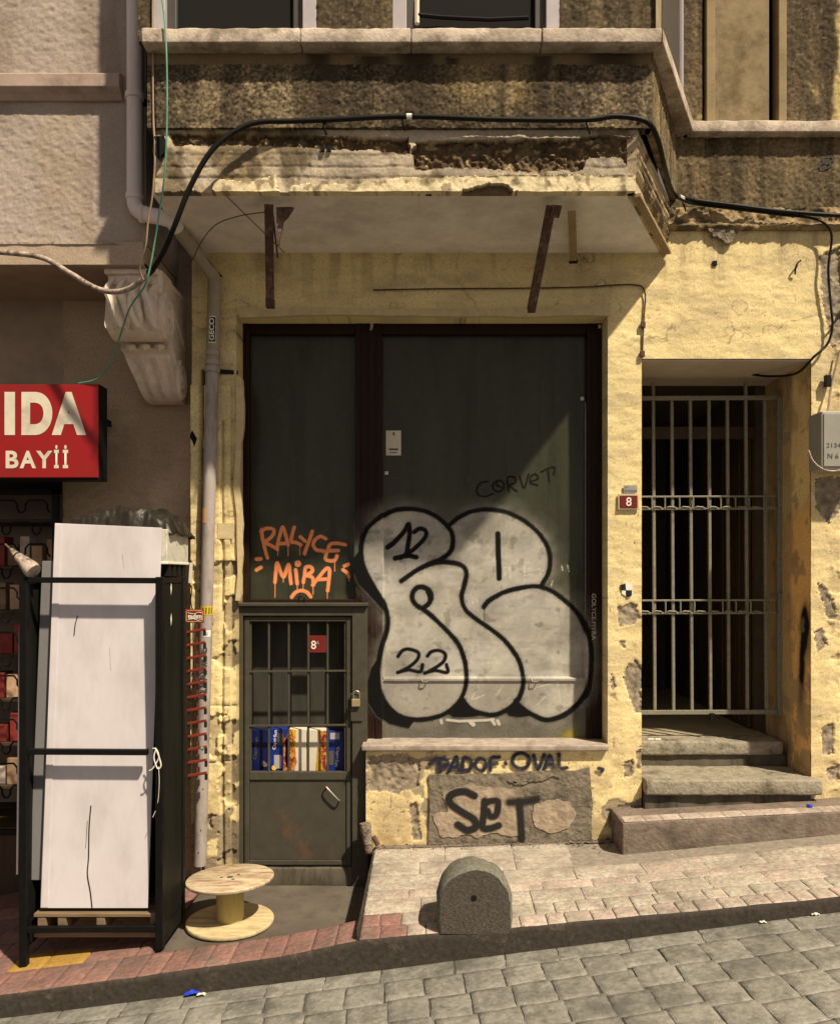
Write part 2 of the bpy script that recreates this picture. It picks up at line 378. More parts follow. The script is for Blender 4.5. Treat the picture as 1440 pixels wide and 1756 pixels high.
M['spool_top'] = mat('stained_spool_wood', (.60, .52, .37), .65, var=.15, scale=9, stretch=(1.3, 4, 1), col2=(.34, .18, .13), c2scale=5, c2lo=.46, c2hi=.60, bump=.3, bscale=30, grime=((.42, .34, .22), 6, .8))
M['spool_core'] = mat('yellow_cardboard_core', (.50, .40, .17), .75, var=.12, scale=14, stretch=(6, 6, .5))
M['sign_red'] = mat('red_sign_face', (.31, .012, .015), .35, var=.10, scale=3, bump=0, col2=(.24, .016, .015), c2scale=2, grime=((.13, .02, .015), 3, .5))
M['sign_white'] = mat('aged_white_letters', (.68, .62, .52), .45, var=.14, scale=7, bump=0, col2=(.48, .42, .36), c2scale=3)
M['white'] = mat('plain_white_print', (.78, .76, .70), .6, var=.04, bump=0)
M['offwhite'] = mat('paper_white', (.60, .56, .48), .7, var=.1, scale=30, bump=0)
M['plate_red'] = mat('red_enamel_plate', (.15, .018, .014), .4, var=.1, bump=0)
M['plate_frame'] = mat('cream_plate_rim', (.52, .43, .30), .5, var=.1, bump=0)
M['steel'] = mat('worn_steel', (.42, .40, .36), .38, metal=.7, var=.2, scale=30)
M['brass'] = mat('brass_lock', (.55, .45, .25), .35, metal=.6, var=.1)
M['ink'] = mat('black_ink', (.010, .010, .012), .6, var=0, bump=0)
M['ink_grey'] = mat('grey_ink', (.09, .08, .07), .7, var=0, bump=0)
M['blue_box'] = mat('blue_carton_print', (.012, .030, .20), .4, var=.2, scale=9, bump=0)
M['navy_box'] = mat('navy_carton_print', (.006, .011, .07), .4, var=.2, scale=9, bump=0)
M['yellow_print'] = mat('yellow_carton_print', (.68, .42, .02), .45, var=.2, scale=30, bump=0, col2=(.55, .14, .02), c2scale=22)
M['fruit'] = mat('fruit_carton_print', (.55, .25, .05), .45, var=.4, scale=40, bump=0, col2=(.20, .02, .02), c2scale=26, c2lo=.45, c2hi=.55)
M['carton_white'] = mat('white_carton', (.66, .60, .50), .6, var=.05, bump=0)
M['meter'] = mat('grey_meter_box', (.30, .295, .27), .5, var=.08, scale=8, bump=.05)
M['orange_border_and_light'] = mat('orange_light_and_border', (.62, .33, .14), .6, var=.1, bump=0)
M['yellow_tape'] = mat('yellow_tape', (.60, .45, .03), .5, var=.1, bump=0)
M['clip_red'] = mat('red_brown_plastic', (.22, .035, .022), .45, var=.15, bump=0)
M['blue_lit'] = mat('bright_blue_plastic', (.02, .05, .55), .4, var=.1, bump=0)
M['marble'] = mat('grey_white_sill_stone', (.42, .36, .315), .6, var=.2, scale=20, col2=(.28, .235, .20), c2scale=6, bump=.4, grime=((.16, .13, .11), 4, .6))
M['sill'] = mat('dirty_cream_sill', (.56, .48, .41), .85, var=.25, scale=22, col2=(.25, .20, .15), c2scale=7, c2lo=.48, c2hi=.66, bump=.6, bscale=60, bdist=.006, grime=((.17, .135, .10), 3, .7))
M['pvc'] = mat('white_pvc_frame', (.42, .39, .42), .4, var=.08, bump=0)
M['pvc_dark'] = mat('grey_pvc_frame', (.075, .068, .066), .4, var=.1, bump=0)
M['board_panel'] = mat('dirty_plaster_infill', (.25, .195, .115), .9, var=.25, scale=6, col2=(.14, .105, .055), c2scale=2.6, bump=.2)
M['trim_tan'] = mat('tan_plaster_strip', (.30, .23, .13), .9, var=.2, scale=8, col2=(.2, .15, .08), c2scale=4)
M['cream_flake_and_light'] = mat('cream_flake_and_light_square', (.56, .46, .27), .9, var=.15, scale=18, bump=.4)
M['cement'] = mat('grey_cement_render', (.175, .150, .118), .9, var=.28, scale=22, bump=1, bscale=18, bdist=.025, col2=(.115, .097, .078), c2scale=6, grime=((.25, .21, .165), 7, .5))
M['cement_pale'] = mat('pale_smeared_plaster', (.36, .29, .22), .85, var=.2, scale=20, bump=1, bscale=14, bdist=.022, grime=((.20, .16, .125), 9, .7))
M['spall'] = mat('exposed_grey_rubble', (.22, .185, .145), .95, var=.45, scale=45, bump=1, bscale=55, bdist=.015, col2=(.11, .085, .065), c2scale=18)
M['goods_tan'] = mat('tan_packets', (.36, .24, .15), .6, var=.3, scale=20, bump=0, objvar=.4)
M['goods_pale'] = mat('pale_packets', (.48, .41, .36), .6, var=.3, scale=20, bump=0, objvar=.3)
M['goods_red'] = mat('red_packets', (.20, .03, .025), .5, var=.3, scale=20, bump=0, objvar=.3)

# ================================================================== GROUND
KX = [-9, -2.36, -.83, -.383, .447, 2.24, 9]; KZ = [-1.0, -.11, .10, .194, .26, .43, 1.08]
WX = [-9, -2.36, -1.62, -.41, 1.2, 2.9, 9]; WZ = [-.95, -.08, -.015, .26, .30, .46, 1.05]
KY = -1.4
def kz(x): return np.interp(x, KX, KZ)
def road_z(x): return .07+.127*np.asarray(x, float)
def sw_z(x, y):
    k = kz(x); wz = np.interp(x, WX, WZ); t = np.clip((np.asarray(y)-KY)/1.4, 0, 1)
    r = k+(wz-k)*t
    return np.where((np.asarray(x) > -1.62) & (np.asarray(x) < -.405), k, r)

rd = panel('road', (-40, -40, road_z(-40)-.009), (80, 0, .127*80), (0, 38.7, 0), (0, 0, 1), 4.0, None, None, M['joint'])
tag(rd, kind='structure')
# --- stamped concrete pieces
def tile_variants(name, n, seed, mt, amp=.05, round_=.03, relief=.05):
    out = []; r = np.random.RandomState(seed)
    for k in range(n):
        g = 6; bm = bmesh.new(); vs = []
        for i in range(g+1):
            row = []
            for j in range(g+1):
                x, y = i/g-.5, j/g-.5
                ex = amp*(vn(np.array(y*4+k*9.1), np.array(k*3.3+(1 if x > 0 else 0)), .8, seed)-.5) if abs(x) > .49 else 0
                ey = amp*(vn(np.array(x*4+k*5.7), np.array(k*7.7+(1 if y > 0 else 0)), .8, seed+3)-.5) if abs(y) > .49 else 0
                edge = min(.5-abs(x), .5-abs(y))
                z = relief*(float(fbm(np.array(x+k*5), np.array(y+k*3), .55, seed+k))-.5)-(round_*1.0 if edge < .01 else 0)
                row.append(bm.verts.new((x+float(ex), y+float(ey), z)))
            vs.append(row)
        for i in range(g):
            for j in range(g): bm.faces.new((vs[i][j], vs[i+1][j], vs[i+1][j+1], vs[i][j+1]))
        # skirt
        ring = [vs[i][0] for i in range(g+1)]+[vs[g][j] for j in range(1, g+1)]+[vs[i][g] for i in range(g-1, -1, -1)]+[vs[0][j] for j in range(g-1, 0, -1)]
        low = [bm.verts.new((v.co.x*1.01, v.co.y*1.01, -.2)) for v in ring]
        for i in range(len(ring)):
            j = (i+1) % len(ring); bm.faces.new((ring[i], low[i], low[j], ring[j]))
        me = bpy.data.meshes.new(name); bm.to_mesh(me); bm.free(); me.materials.append(mt)
        me.polygons.foreach_set('use_smooth', [True]*len(me.polygons))
        out.append(me)
    return out
def place_tile(name, mes, x, y, lx, ly, zf, parent, rot=0.0, th=.10, dz=0.0):
    e = .02
    tx = Vector((2*e, 0, float(zf(x+e, y)-zf(x-e, y)))).normalized()
    ty = Vector((0, 2*e, float(zf(x, y+e)-zf(x, y-e)))).normalized()
    n = tx.cross(ty).normalized(); ty = n.cross(tx)
    if rot:
        R = Matrix.Rotation(rot, 3, n); tx = R @ tx; ty = R @ ty
    o = bpy.data.objects.new(name, random.choice(mes)); COL.objects.link(o); o.parent = parent
    m = Matrix((tx, ty, n)).transposed().to_4x4()
    o.rotation_euler = m.to_euler(); o.scale = (lx, ly, th)
    o.location = Vector((x, y, float(zf(x, y))+dz))-wloc(parent)
    return o
road_m = tile_variants('paving_stone', 6, 21, M['paver_road'], .06, .020, .035)
rz = lambda x, y: road_z(x)
for ic in range(-14, 27):
    sh = random.uniform(-.045, .045) if ic % 2 else random.uniform(-.015, .015)
    for ir in range(0, 10):
        v = -.103-.206*ir+sh; y = KY-.15+v; x = ic*.207+.05-.14*v
        if ir == 0: y0, y1 = KY-.15, y-.103; y = (y0+y1)/2; ly = y0-y1
        else: ly = .206
        px = 740+x*1440/(6+y); py = 985+(EYE-float(road_z(x)))*1440/(6+y)
        if -200 < px < 2150 and py < 1800:
            place_tile('paving_stone', road_m, x, y, .207-.003+random.uniform(-.006, .001), ly-.003+random.uniform(-.006, .001), rz, rd, .06+random.uniform(-.03, .03), .10, -.002+random.uniform(-.003, .003))
# long slabs in the gutter along the kerb
x = -4.4
while x < 4.6:
    lx = random.uniform(.24, .52)
    place_tile('gutter_slab', road_m, x+lx/2, KY-.072, lx-.006, .150, rz, rd, 0, .06, -.003)
    x += lx

sw = bpy.data.objects.new('sidewalk', None); COL.objects.link(sw); tag(sw, kind='structure')
def sheet(name, x0, x1, y0, y1, zf, mt, parent, res=.08, dz=0.0):
    nx = max(2, int((x1-x0)/res)); ny = max(2, int((y1-y0)/res))
    X, Y = np.meshgrid(np.linspace(x0, x1, nx), np.linspace(y0, y1, ny), indexing='ij')
    Z = zf(X, Y)+dz
    idx = np.arange(nx*ny).reshape(nx, ny)
    q = np.stack([idx[:-1, :-1], idx[1:, :-1], idx[1:, 1:], idx[:-1, 1:]], -1)
    return link(name, raw(name, np.stack([X, Y, Z], -1), q), mt, parent)
sheet('bedding', -.404, 8, KY+.02, .02, sw_z, M['joint_light'], sw, .1, -.010)
sheet('bedding', -8, -1.625, KY+.02, .3, sw_z, M['joint_red'], sw, .1, -.010)
sheet('bedding', -1.624, -.405, KY+.02, -1.10, lambda x, y: kz(x), M['joint_red'], sw, .05, -.010)
beige = tile_variants('paving_slab', 5, 31, M['paver_beige'], .03, .03, .06)
pink = tile_variants('paving_slab', 5, 41, M['paver_pink'], .04, .04, .06)
red = tile_variants('paving_slab', 5, 51, M['paver_red'], .03, .035, .05)
yel = tile_variants('paving_slab', 3, 61, M['paver_yellow'], .03, .03, .05)
y = KY+.015
for r_, (dy, lxm, mm) in enumerate([(.145, .125, pink), (.15, .13, beige), (.20, .36, beige), (.13, .30, pink), (.23, .42, beige), (.21, .33, beige), (.26, .45, beige)]):
    x = -.40+random.uniform(-.02, .0) if r_ else -.40
    while x < 3.4:
        lx = lxm*random.uniform(.8, 1.2)
        if x+lx > 1.27 and y+dy > -.36: break
        x0 = max(x, -.40)
        place_tile('paving_slab', red if (r_ < 2 and random.random() < (.55-x)*1.0) else mm if random.random() < .8 else random.choice((pink, beige)), (x0+x+lx)/2, y+dy/2, x+lx-x0-.007, dy-.007, sw_z, sw, random.uniform(-.008, .008), .06)
        x += lx
    y += dy
# the far edge next to the wall: smooth dirty cement
def wedge_z(x, y): return sw_z(x, y)+.001+.010*(fbm(x, y, .2, 5)-.5)
sheet('cement_margin', -.404, 1.30, y, .02, wedge_z, M['platform'], sw, .03, .0)
# red strip along the kerb on the left and the pavement behind it
x = -4.4
while x < -.42:
    lx = random.uniform(.12, .18); lx = min(lx, -.41-x)
    place_tile('paving_slab', red, x+lx/2, KY+.155, lx-.006, .275, lambda a, b: kz(a), sw, 0, .06)
    x += lx
for r_ in range(5):
    y0 = KY+.30+.21*r_; x = -4.2+random.uniform(-.1, 0)
    while x < -1.66:
        lx = random.uniform(.2, .3); lx = min(lx, -1.64-x)
        mm = yel if (-2.45 < x+lx/2 < -2.0 and r_ == 0) else red
        if lx > .06: place_tile('paving_slab', mm, x+lx/2, y0+.105, lx-.008, .202, sw_z, sw, 0, .06)
        x += lx
# kerb, cast concrete, dark with traffic film
nk = 420; xs = np.linspace(-6, 7, nk)
top = kz(xs); bot = road_z(xs)-.03
prof = [(.020, -.006), (.006, -.001), (-.002, -.008), (-.006, -.03), (-.004, -.08), (-.006, None)]
V = []
for k, (dy, dz) in enumerate(prof):
    zz = bot if dz is None else np.maximum(top+dz, bot+.01)
    jig = .010*(fbm(xs, xs*0+k*.05, .10, 77)-.5)+.012*(fbm(xs, xs*0+k*.02, .5, 78)-.5)
    V.append(np.stack([xs, KY+dy+jig, zz+jig*.5], -1))
V = np.array(V); idx = np.arange(V.shape[0]*nk).reshape(V.shape[0], nk)
q = np.stack([idx[:-1, :-1], idx[1:, :-1], idx[1:, 1:], idx[:-1, 1:]], -1)
kb = link('kerb', raw('kerb', V, q), M['conc_dark'], None); tag(kb, kind='structure')

# sunken entrance floor in front of the shop door
pit = bpy.data.objects.new('entrance_floor', None); COL.objects.link(pit); tag(pit, kind='structure')
sheet('floor_slab', -1.80, -.36, -1.12, .40, lambda x, y: -.060+.012*(fbm(x, y, .3, 9)-.5)+0*x, M['pit_floor'], pit, .03)
MB().box(-.412, -.40, -1.38, .02, -.3, .245).build('pit_wall', M['conc_dark'], pit)
m_ = MB(); m_.add([(-1.63, -1.108, -.3), (-.40, -1.108, -.3), (-.40, -1.108, float(kz(-.40))-.004), (-.83, -1.108, float(kz(-.83))-.004), (-1.63, -1.108, float(kz(-1.63))-.004)], [(0, 1, 2, 3, 4)])
m_.build('strip_edge', M['conc_dark'], pit)

# ================================================================== YELLOW BUILDING
YEL = (.74, .62, .335)
SPALL = [[(1076, 1140), (1092, 1132), (1101, 1150), (1101, 1225), (1090, 1222), (1075, 1190), (1068, 1160)],
         [(1060, 1040), (1090, 1035), (1098, 1060), (1085, 1072), (1062, 1074)],
         [(1395, 1085), (1410, 1075), (1418, 1105), (1402, 1120)],
         [(632, 1298), (690, 1292), (720, 1305), (716, 1352), (680, 1362), (634, 1356)],
         [(1405, 440), (1440, 420), (1450, 560), (1425, 600), (1412, 520)],
         [(1398, 820), (1440, 815), (1446, 870), (1420, 900), (1400, 870)],
         [(1418, 1320), (1440, 1312), (1440, 1338), (1420, 1340)],
         [(1046, 1160), (1052, 1165), (1056, 1180), (1048, 1190)],
         [(1062, 1100), (1072, 1098), (1070, 1112)],
         [(1090, 1290), (1101, 1280), (1101, 1310), (1092, 1318)],
         [(1070, 1310), (1084, 1302), (1086, 1330), (1072, 1336)],
         [(700, 1380), (715, 1376), (722, 1440), (708, 1440)],
         [(1040, 1392), (1101, 1372), (1101, 1400), (1045, 1420)],
         [(1402, 1000), (1420, 1010), (1436, 1060), (1420, 1064)],
         [(1408, 1250), (1428, 1240), (1432, 1290), (1412, 1296)]]
def spall(x, z):
    px = 740+x*240; py = 985-(z-EYE)*240
    jx = px+7*(fbm(px, py, 9, 86)-.5)+4*(vn(px, py, 3, 88)-.5); jy = py+9*(fbm(px, py, 9, 87)-.5)+4*(vn(px, py, 3, 89)-.5)
    m = np.zeros(x.shape, bool)
    for p in SPALL: m |= inpoly(jx, jy, p)
    return m.astype(float)
def peel(x, z):
    wob = fbm(x, z, .26, 5, 5)
    k = .20*np.exp(-np.clip(z-.35, 0, 9)/.35)
    return sm(.735, .755, wob+k)*sm(1.7, 1.2, z)
def pock(x, z):
    k = .36*np.exp(-np.clip(z-.3, 0, 9)/.7)
    return sm(.86, .91, vn(x*.8, z*1.2, .020, 91)*(.55+.45*vn(x, z, .010, 93))+k*.8*vn(x, z, .16, 92))
def yw_h(p, u, v):
    x, z = p[..., 0], p[..., 2]
    e = np.minimum(np.minimum(u, u.max()-u), np.minimum(v, v.max()-v))
    h = .016*(fbm(x, z, .55, 1)-.5)+.009*(fbm(x*.8, z*1.4, .09, 2)-.5)-.005*peel(x, z)-.004*pock(x, z)-spall(x, z)*(.010+.022*(fbm(x, z, .03, 85)-.4))
    rg = sm(2.78, 2.9, x+.1*(fbm(x, z, .2, 6)-.5))
    h = h-.004*sm(.86, .93, vn(x*.7, z*1.5, .013, 29)*(.6+.5*fbm(x, z, .18, 30)))+.003*(fbm(x, z, .035, 9)-.5)
    return h+.005*(fbm(x*.3, z, .035, 4)-.5)+rg*(.016*(fbm(x, z, .07, 7)-.5)-.008*sm(.55, .6, fbm(x, z, .10, 8)))
def yw_c(p, u, v, h):
    x, z = p[..., 0], p[..., 2]
    c = solid(x, YEL)*(.86+.28*fbm(x, z, .5, 21))[..., None]
    c = mixc(c, .40*sm(.52, .72, fbm(x*.35, z, .06, 22)), (.55, .44, .23))
    c = mixc(c, .45*sm(.54, .74, fbm(x, z, .30, 23)), (.52, .42, .25))
    c = mixc(c, .7*np.exp(-np.clip(z-.32, 0, 9)/.18)*sm(.35, .6, fbm(x, z, .12, 24)), (.30, .19, .09))
    c = mixc(c, .60*sm(.54, .70, fbm(x*.55, z*1.3, .16, 26, 6)), (.50, .41, .25))
    c = mixc(c, .55*sm(.50, .72, fbm(x*4, z*.35, .35, 27))*sm(4.0, 4.6, z), (.30, .235, .14))
    c = mixc(c, .65*sm(.55, .72, fbm(x, z, .09, 28, 5))*np.exp(-np.clip(z-.35, 0, 9)/.9), (.36, .28, .17))
    c = mixc(c, .7*sm(.86, .93, vn(x*.7, z*1.5, .013, 29)*(.6+.5*fbm(x, z, .18, 30))), (.24, .18, .10))
    ck = np.exp(-((fbm(x, z, .55, 31, 5)-.5)/.0035)**2)*sm(.52, .6, fbm(x, z, .8, 32)); c = mixc(c, .75*ck, (.15, .11, .06))
    rg = sm(2.78, 2.9, x+.1*(fbm(x, z, .2, 6)-.5)); c = mixc(c, rg*.6*sm(.55, .6, fbm(x, z, .10, 8)), (.36, .28, .17))
    c = mixc(c, peel(x, z)*.85, (.25, .205, .15))
    sp = spall(x, z); c = c*(1-sp[..., None])+sp[..., None]*(solid(x, (.27, .225, .17))*(.35+1.3*fbm(x, z, .04, 84))[..., None])
    c = mixc(c, pock(x, z)*.8, (.12, .085, .05))
    c = mixc(c, .55*sm(.93, .96, vn(x, z, .022, 25)), (.2, .15, .09))
    return c
bld = thing('apartment_building', 'worn yellow plaster building with a dark stucco bay over its boarded shop', 'building', (0, .4, 0))
def yblock(name, x0, x1, z0, z1, skirt=.35, Y=0.0, res=.0085):
    return panel(name, (x0, Y, z0), (x1-x0, 0, 0), (0, 0, z1-z0), (0, -1, 0), res, yw_h, yw_c, M['plaster'], bld, skirt)
zL, zT = 4.054, 4.50
yblock('lintel', -1.394, 1.258, zL, zT, .32)
def pier_edge(p, u, v): return yw_h(p, u, v)
yblock('pier', 1.258, 1.500, .20, zT, .80)
yblock('upper_wall', 1.500, 2.710, 3.742, 4.66, .80)
yblock('side_wall', 2.710, 5.2, .30, 4.66, .80)
yblock('parapet', -.470, 1.258, .20, .935, .32)
# left pilaster: split plaster and a vertical crack
def pil_h(p, u, v):
    x, z = p[..., 0], p[..., 2]
    h = yw_h(p, u, v)+.014*(fbm(x, z, .12, 33)-.5)
    cx = -1.635+.02*(fbm(x*0, z, .3, 34)-.5)
    h = h-.05*np.exp(-((x-cx)/.012)**2)*(z < 3.66)
    g = -1.49+.012*(fbm(x*0, z, .25, 35)-.5)
    h = h-.025*np.exp(-((x-g)/.010)**2)*(z < 3.3)
    ch = sm(.60, .64, fbm(x, z, .16, 36))*(z < 2.3)
    h = h-.022*ch-.010*np.exp(-((vn(x*.3, z, .35, 37)-.5)/.015)**2)*(z < 3.5)
    return h+.03*((z < 3.55) & (x < -1.43))
def pil_c(p, u, v, h):
    x, z = p[..., 0], p[..., 2]
    c = yw_c(p, u, v, h)
    ch = sm(.60, .64, fbm(x, z, .16, 36))*(z < 2.3)
    c = mixc(c, ch*.6, (.33, .27, .17))
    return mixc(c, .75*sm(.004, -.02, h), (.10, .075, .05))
panel('pilaster', (-1.712, 0, -.10), (.318, 0, 0), (0, 0, zT+.10), (0, -1, 0), .008, pil_h, pil_c, M['plaster'], bld, .32)
# ragged cement round the shop opening
for nm, pts in (('plaster_lip', [(405, 528), (640, 530), (1046, 520), (1046, 541), (900, 544), (640, 541), (412, 545)]),):
    patch(nm, pts, -.012, .010, M['cream_flake_and_light'], bld, .012, 3, .03)
patch('plaster_lip', [(404, 640), (416, 650), (414, 760), (417, 900), (412, 1030), (404, 1030)], -.014, .012, M['cream_flake_and_light'], bld, .04, 3, .03)
# spalled patches
patch('spalled_patch', [(1216, 385), (1258, 380), (1262, 402), (1240, 418), (1220, 408)], -.004, .03, M['spall'], bld, .25, 3)
patch('dark_hole', [(330, 738), (338, 752), (333, 766), (326, 750)], -.03, .006, M['black'], bld, .1, 1)
patch('dark_hole', [(1221, 448), (1229, 447), (1229, 455), (1222, 455)], 0, .010, M['black'], bld, .1, 1)
# cement repair below the window
cem = patch('cement_patch', [(735, 1329), (860, 1327), (985, 1322), (1010, 1316), (1016, 1380), (1014, 1440), (880, 1444), (735, 1448)], -.006, .014, M['cement'], bld, .025, 4)
patch('pale_plaster', [(742, 1398), (768, 1392), (758, 1360), (800, 1346), (880, 1352), (892, 1372), (898, 1435), (820, 1438), (760, 1437)], -.018, .008, M['cement_pale'], bld, .14, 4)
patch('pale_plaster', [(915, 1380), (935, 1372), (975, 1374), (988, 1395), (975, 1420), (950, 1428), (918, 1418)], -.018, .008, M['cement_pale'], bld, .14, 4)
patch('pale_plaster', [(870, 1338), (940, 1330), (960, 1334), (900, 1344)], -.018, .012, M['cement'], bld, .2, 4)
# window ledge below the shop window
rough_box('window_ledge', PX(620, -.04), 1.256, -.045, .30, .946, .985, .06, .006, M['marble'], bld, seed=4, bev=.006)

# ---- right hand reveal of the stair entrance
def rev_h(p, u, v): return .012*(fbm(p[..., 1], p[..., 2], .2, 40)-.5)+.006*(fbm(p[..., 1], p[..., 2], .05, 41)-.5)
def rev_c(p, u, v, h):
    y, z = p[..., 1], p[..., 2]
    c = solid(y, (.70, .54, .28))*(.85+.3*fbm(y, z, .3, 42))[..., None]
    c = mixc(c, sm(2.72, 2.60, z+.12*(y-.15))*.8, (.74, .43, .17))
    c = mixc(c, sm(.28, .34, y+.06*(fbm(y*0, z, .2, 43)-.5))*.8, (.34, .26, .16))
    c = mixc(c, .5*sm(.5, .7, fbm(y, z, .15, 44)), (.36, .24, .12))
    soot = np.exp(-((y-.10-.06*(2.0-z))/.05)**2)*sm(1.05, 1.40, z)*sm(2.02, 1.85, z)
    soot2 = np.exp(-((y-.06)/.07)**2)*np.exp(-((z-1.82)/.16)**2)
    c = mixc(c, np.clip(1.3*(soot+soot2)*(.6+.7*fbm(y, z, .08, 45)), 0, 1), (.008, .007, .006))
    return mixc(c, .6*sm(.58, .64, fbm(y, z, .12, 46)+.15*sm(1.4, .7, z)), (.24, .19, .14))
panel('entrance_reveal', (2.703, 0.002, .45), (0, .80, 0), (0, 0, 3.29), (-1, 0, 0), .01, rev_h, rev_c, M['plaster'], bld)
MB().box(1.503, 2.702, .01, .80, 3.728, 3.738).build('recess_ceiling', mat('pale_recess_ceiling', (.50, .44, .38), .9, var=.1, scale=4), bld)
# ---- hallway behind the gate
hall = bpy.data.objects.new('hallway', None); COL.objects.link(hall); hall.parent = bld; hall.location = -wloc(bld)
MB().box(1.1, 1.12, .80, 3.4, .9, 3.75).build('hall_wall', M['hall_wall'], hall)
MB().box(2.62, 2.64, .82, 3.4, .9, 3.75).build('hall_wall', M['hall_wall'], hall)
MB().box(1.1, 2.64, 3.4, 3.42, .9, 3.75).build('hall_wall', M['hall_wall'], hall)
MB().box(1.1, 2.80, .78, 3.4, 3.742, 3.80).build('hall_ceiling', M['hall_wall'], hall)
MB().box(1.1, 1.50, .79, .81, .9, 3.75).build('hall_wall', M['hall_wall'], hall)
MB().box(2.62, 2.72, .80, .82, .9, 3.75).build('hall_wall', M['hall_wall'], hall)
MB().box(1.1, 2.64, .42, 3.4, .86, .932).build('hall_floor', M['hall_floor'], hall)
# open timber door leaf standing along the right side of the hall
for k in range(5):
    MB().box(2.585-.004*(k % 2), 2.612, .86+.20*k, 1.05+.20*k, .95, 3.35).build('door_board', M['hall_wood'], hall, .006)
MB().box(1.50, 2.62, .815, .845, 3.30, 3.40).build('door_head', M['hall_wood'], hall, .004)

# ---- steps
stp = thing('entrance_steps', 'two worn stone steps under the barred gate', 'steps', (2.1, 0, .5))
rough_box('tread', 1.508, 2.66, .345, .62, .832, .934, .05, .012, M['stone'], stp, seed=8, bev=.014)
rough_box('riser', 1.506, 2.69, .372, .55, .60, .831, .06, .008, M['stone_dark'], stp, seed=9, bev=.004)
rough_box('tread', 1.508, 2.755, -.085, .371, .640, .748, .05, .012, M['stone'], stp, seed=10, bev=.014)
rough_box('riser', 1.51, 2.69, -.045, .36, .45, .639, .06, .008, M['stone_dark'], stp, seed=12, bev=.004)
plat = bpy.data.objects.new('doorstep_platform', None); COL.objects.link(plat); plat.location = (2.2, -.2, .4)
tag(plat, 'low purple brown concrete platform at the foot of the steps', 'platform')
rough_box('platform_block', 1.285, 4.4, -.335, .06, .20, .522, .05, .010, M['platform'], plat, zf=lambda x: .05*(x-1.28), seed=13, bev=.012)
x = 1.30
pm = tile_variants('edge_slab', 3, 71, M['paver_pink'], .03, .03, .05)
while x < 3.5:
    lx = random.uniform(.12, .15)
    place_tile('edge_slab', pm, x+lx/2, -.27, lx-.006, .118, lambda a, b: .526+.05*(a-1.28), plat, 0, .03, .004)
    x += lx

# ---- shop window
shop = bpy.data.objects.new('shop_window', None); COL.objects.link(shop); shop.parent = bld; shop.location = -wloc(bld)
tag(shop, 'brown framed shop window covered in silver and orange graffiti')
FY = .20; GY = .262
def sx(px): return PX(px, FY)
def sz(py): return PZ(py, FY)
fr = [(sx(404), sx(427), sz(1100), zL+.02), (sx(609), sx(655), sz(1278), zL+.02), (sx(1006), sx(1040), sz(1278), zL+.02)]
for x0, x1, z0, z1 in fr:
    MB().box(x0, x1, FY, .32, z0, z1).build('frame_post', M['brown_frame'], shop, .006)
for x in (sx(620), sx(631), sx(645), sx(1014), sx(1024)):
    MB().box(x-.004, x+.004, FY-.010, FY+.01, sz(1270), zL).build('frame_bead', M['brown_frame'], shop, .002)
for x0, x1 in ((sx(427), sx(609)), (sx(655), sx(1006))):
    MB().box(x0, x1, FY+.004, .32, sz(572), zL+.02).build('frame_head', M['brown_frame'], shop, .006)
MB().box(sx(427), sx(609), FY+.004, .32, sz(1046), sz(1028)).build('frame_rail', M['brown_frame'], shop, .005)
MB().box(sx(655), sx(1006), FY+.022, .32, sz(1169), sz(1165)).build('frame_rail', M['steel'], shop, .002)
def glass_c(p, u, v, h):
    x, z = p[..., 0], p[..., 2]
    c = solid(x, (.042, .045, .030))*(.75+.5*fbm(x*3, z*.5, .4, 50))[..., None]
    c = mixc(c, .45*sm(.55, .75, fbm(x*6, z*.35, .3, 51)), (.022, .024, .017))
    c = mixc(c, .55*sm(.5, .7, fbm(x*1.5, z, .25, 52))*sm(3.0, 2.2, z), (.085, .088, .058))
    return mixc(c, .35*sm(.95, .98, vn(x+.7*z, z, .03, 53)), (.14, .13, .11))
def pane(name, px0, px1, py0, py1, Y, mt=None, cf=glass_c):
    x0, x1, z0, z1 = sx(px0), sx(px1), sz(py1), sz(py0)
    return panel(name, (x0, Y, z0), (x1-x0, 0, 0), (0, 0, z1-z0), (0, -1, 0), .015, None, cf, mt or M['glassdust'], shop, .01)
pane('pane', 426, 610, 571, 1029, GY)
pane('pane', 654, 1007, 571, 1166, GY)
def low_c(p, u, v, h):
    x, z = p[..., 0], p[..., 2]
    c = solid(x, (.125, .118, .098))*(.75+.5*fbm(x, z, .15, 54))[..., None]
    return mixc(c, .6*sm(.55, .7, fbm(x, z, .3, 55)), (.065, .060, .048))
pane('kick_panel', 654, 1007, 1169, 1274, FY+.035, M['paint'] if False else M['plaster'], low_c)
# thin aluminium bead round the big pane
for a, b in (((657, 1040), (657, 1164)), ((1004, 690), (1004, 1164)), ((657, 1162), (1004, 1164))):
    p0, p1 = P(a[0], a[1], FY+.045), P(b[0], b[1], FY+.045)
    MB().bar(p0, p1, .010, .010).build('glazing_bead', M['steel'], shop)
for px in (728, 917):
    MB().tube(spl([P(px-6, 1164, FY+.02), P(px-4, 1169, FY-.0), P(px+4, 1169, FY-.0), P(px+6, 1164, FY+.02)], 4), .004, 6).build('latch_clip', M['steel'], shop)
for px, py in ((1000, 681), (662, 810), (1027, 560)):
    MB().box(sx(px-3), sx(px+3), FY-.005+(.05 if px < 1005 else 0), FY+.05, sz(py+3), sz(py-3)).build('glazing_clip', M['white_plain'], shop)
# paint flake on the top rail
patch('paint_splash', [(618, 548), (632, 546), (636, 541), (652, 543), (652, 550), (640, 553), (638, 566), (634, 566), (634, 552)], FY, .003, M['white_plain'], shop, .2, 2)
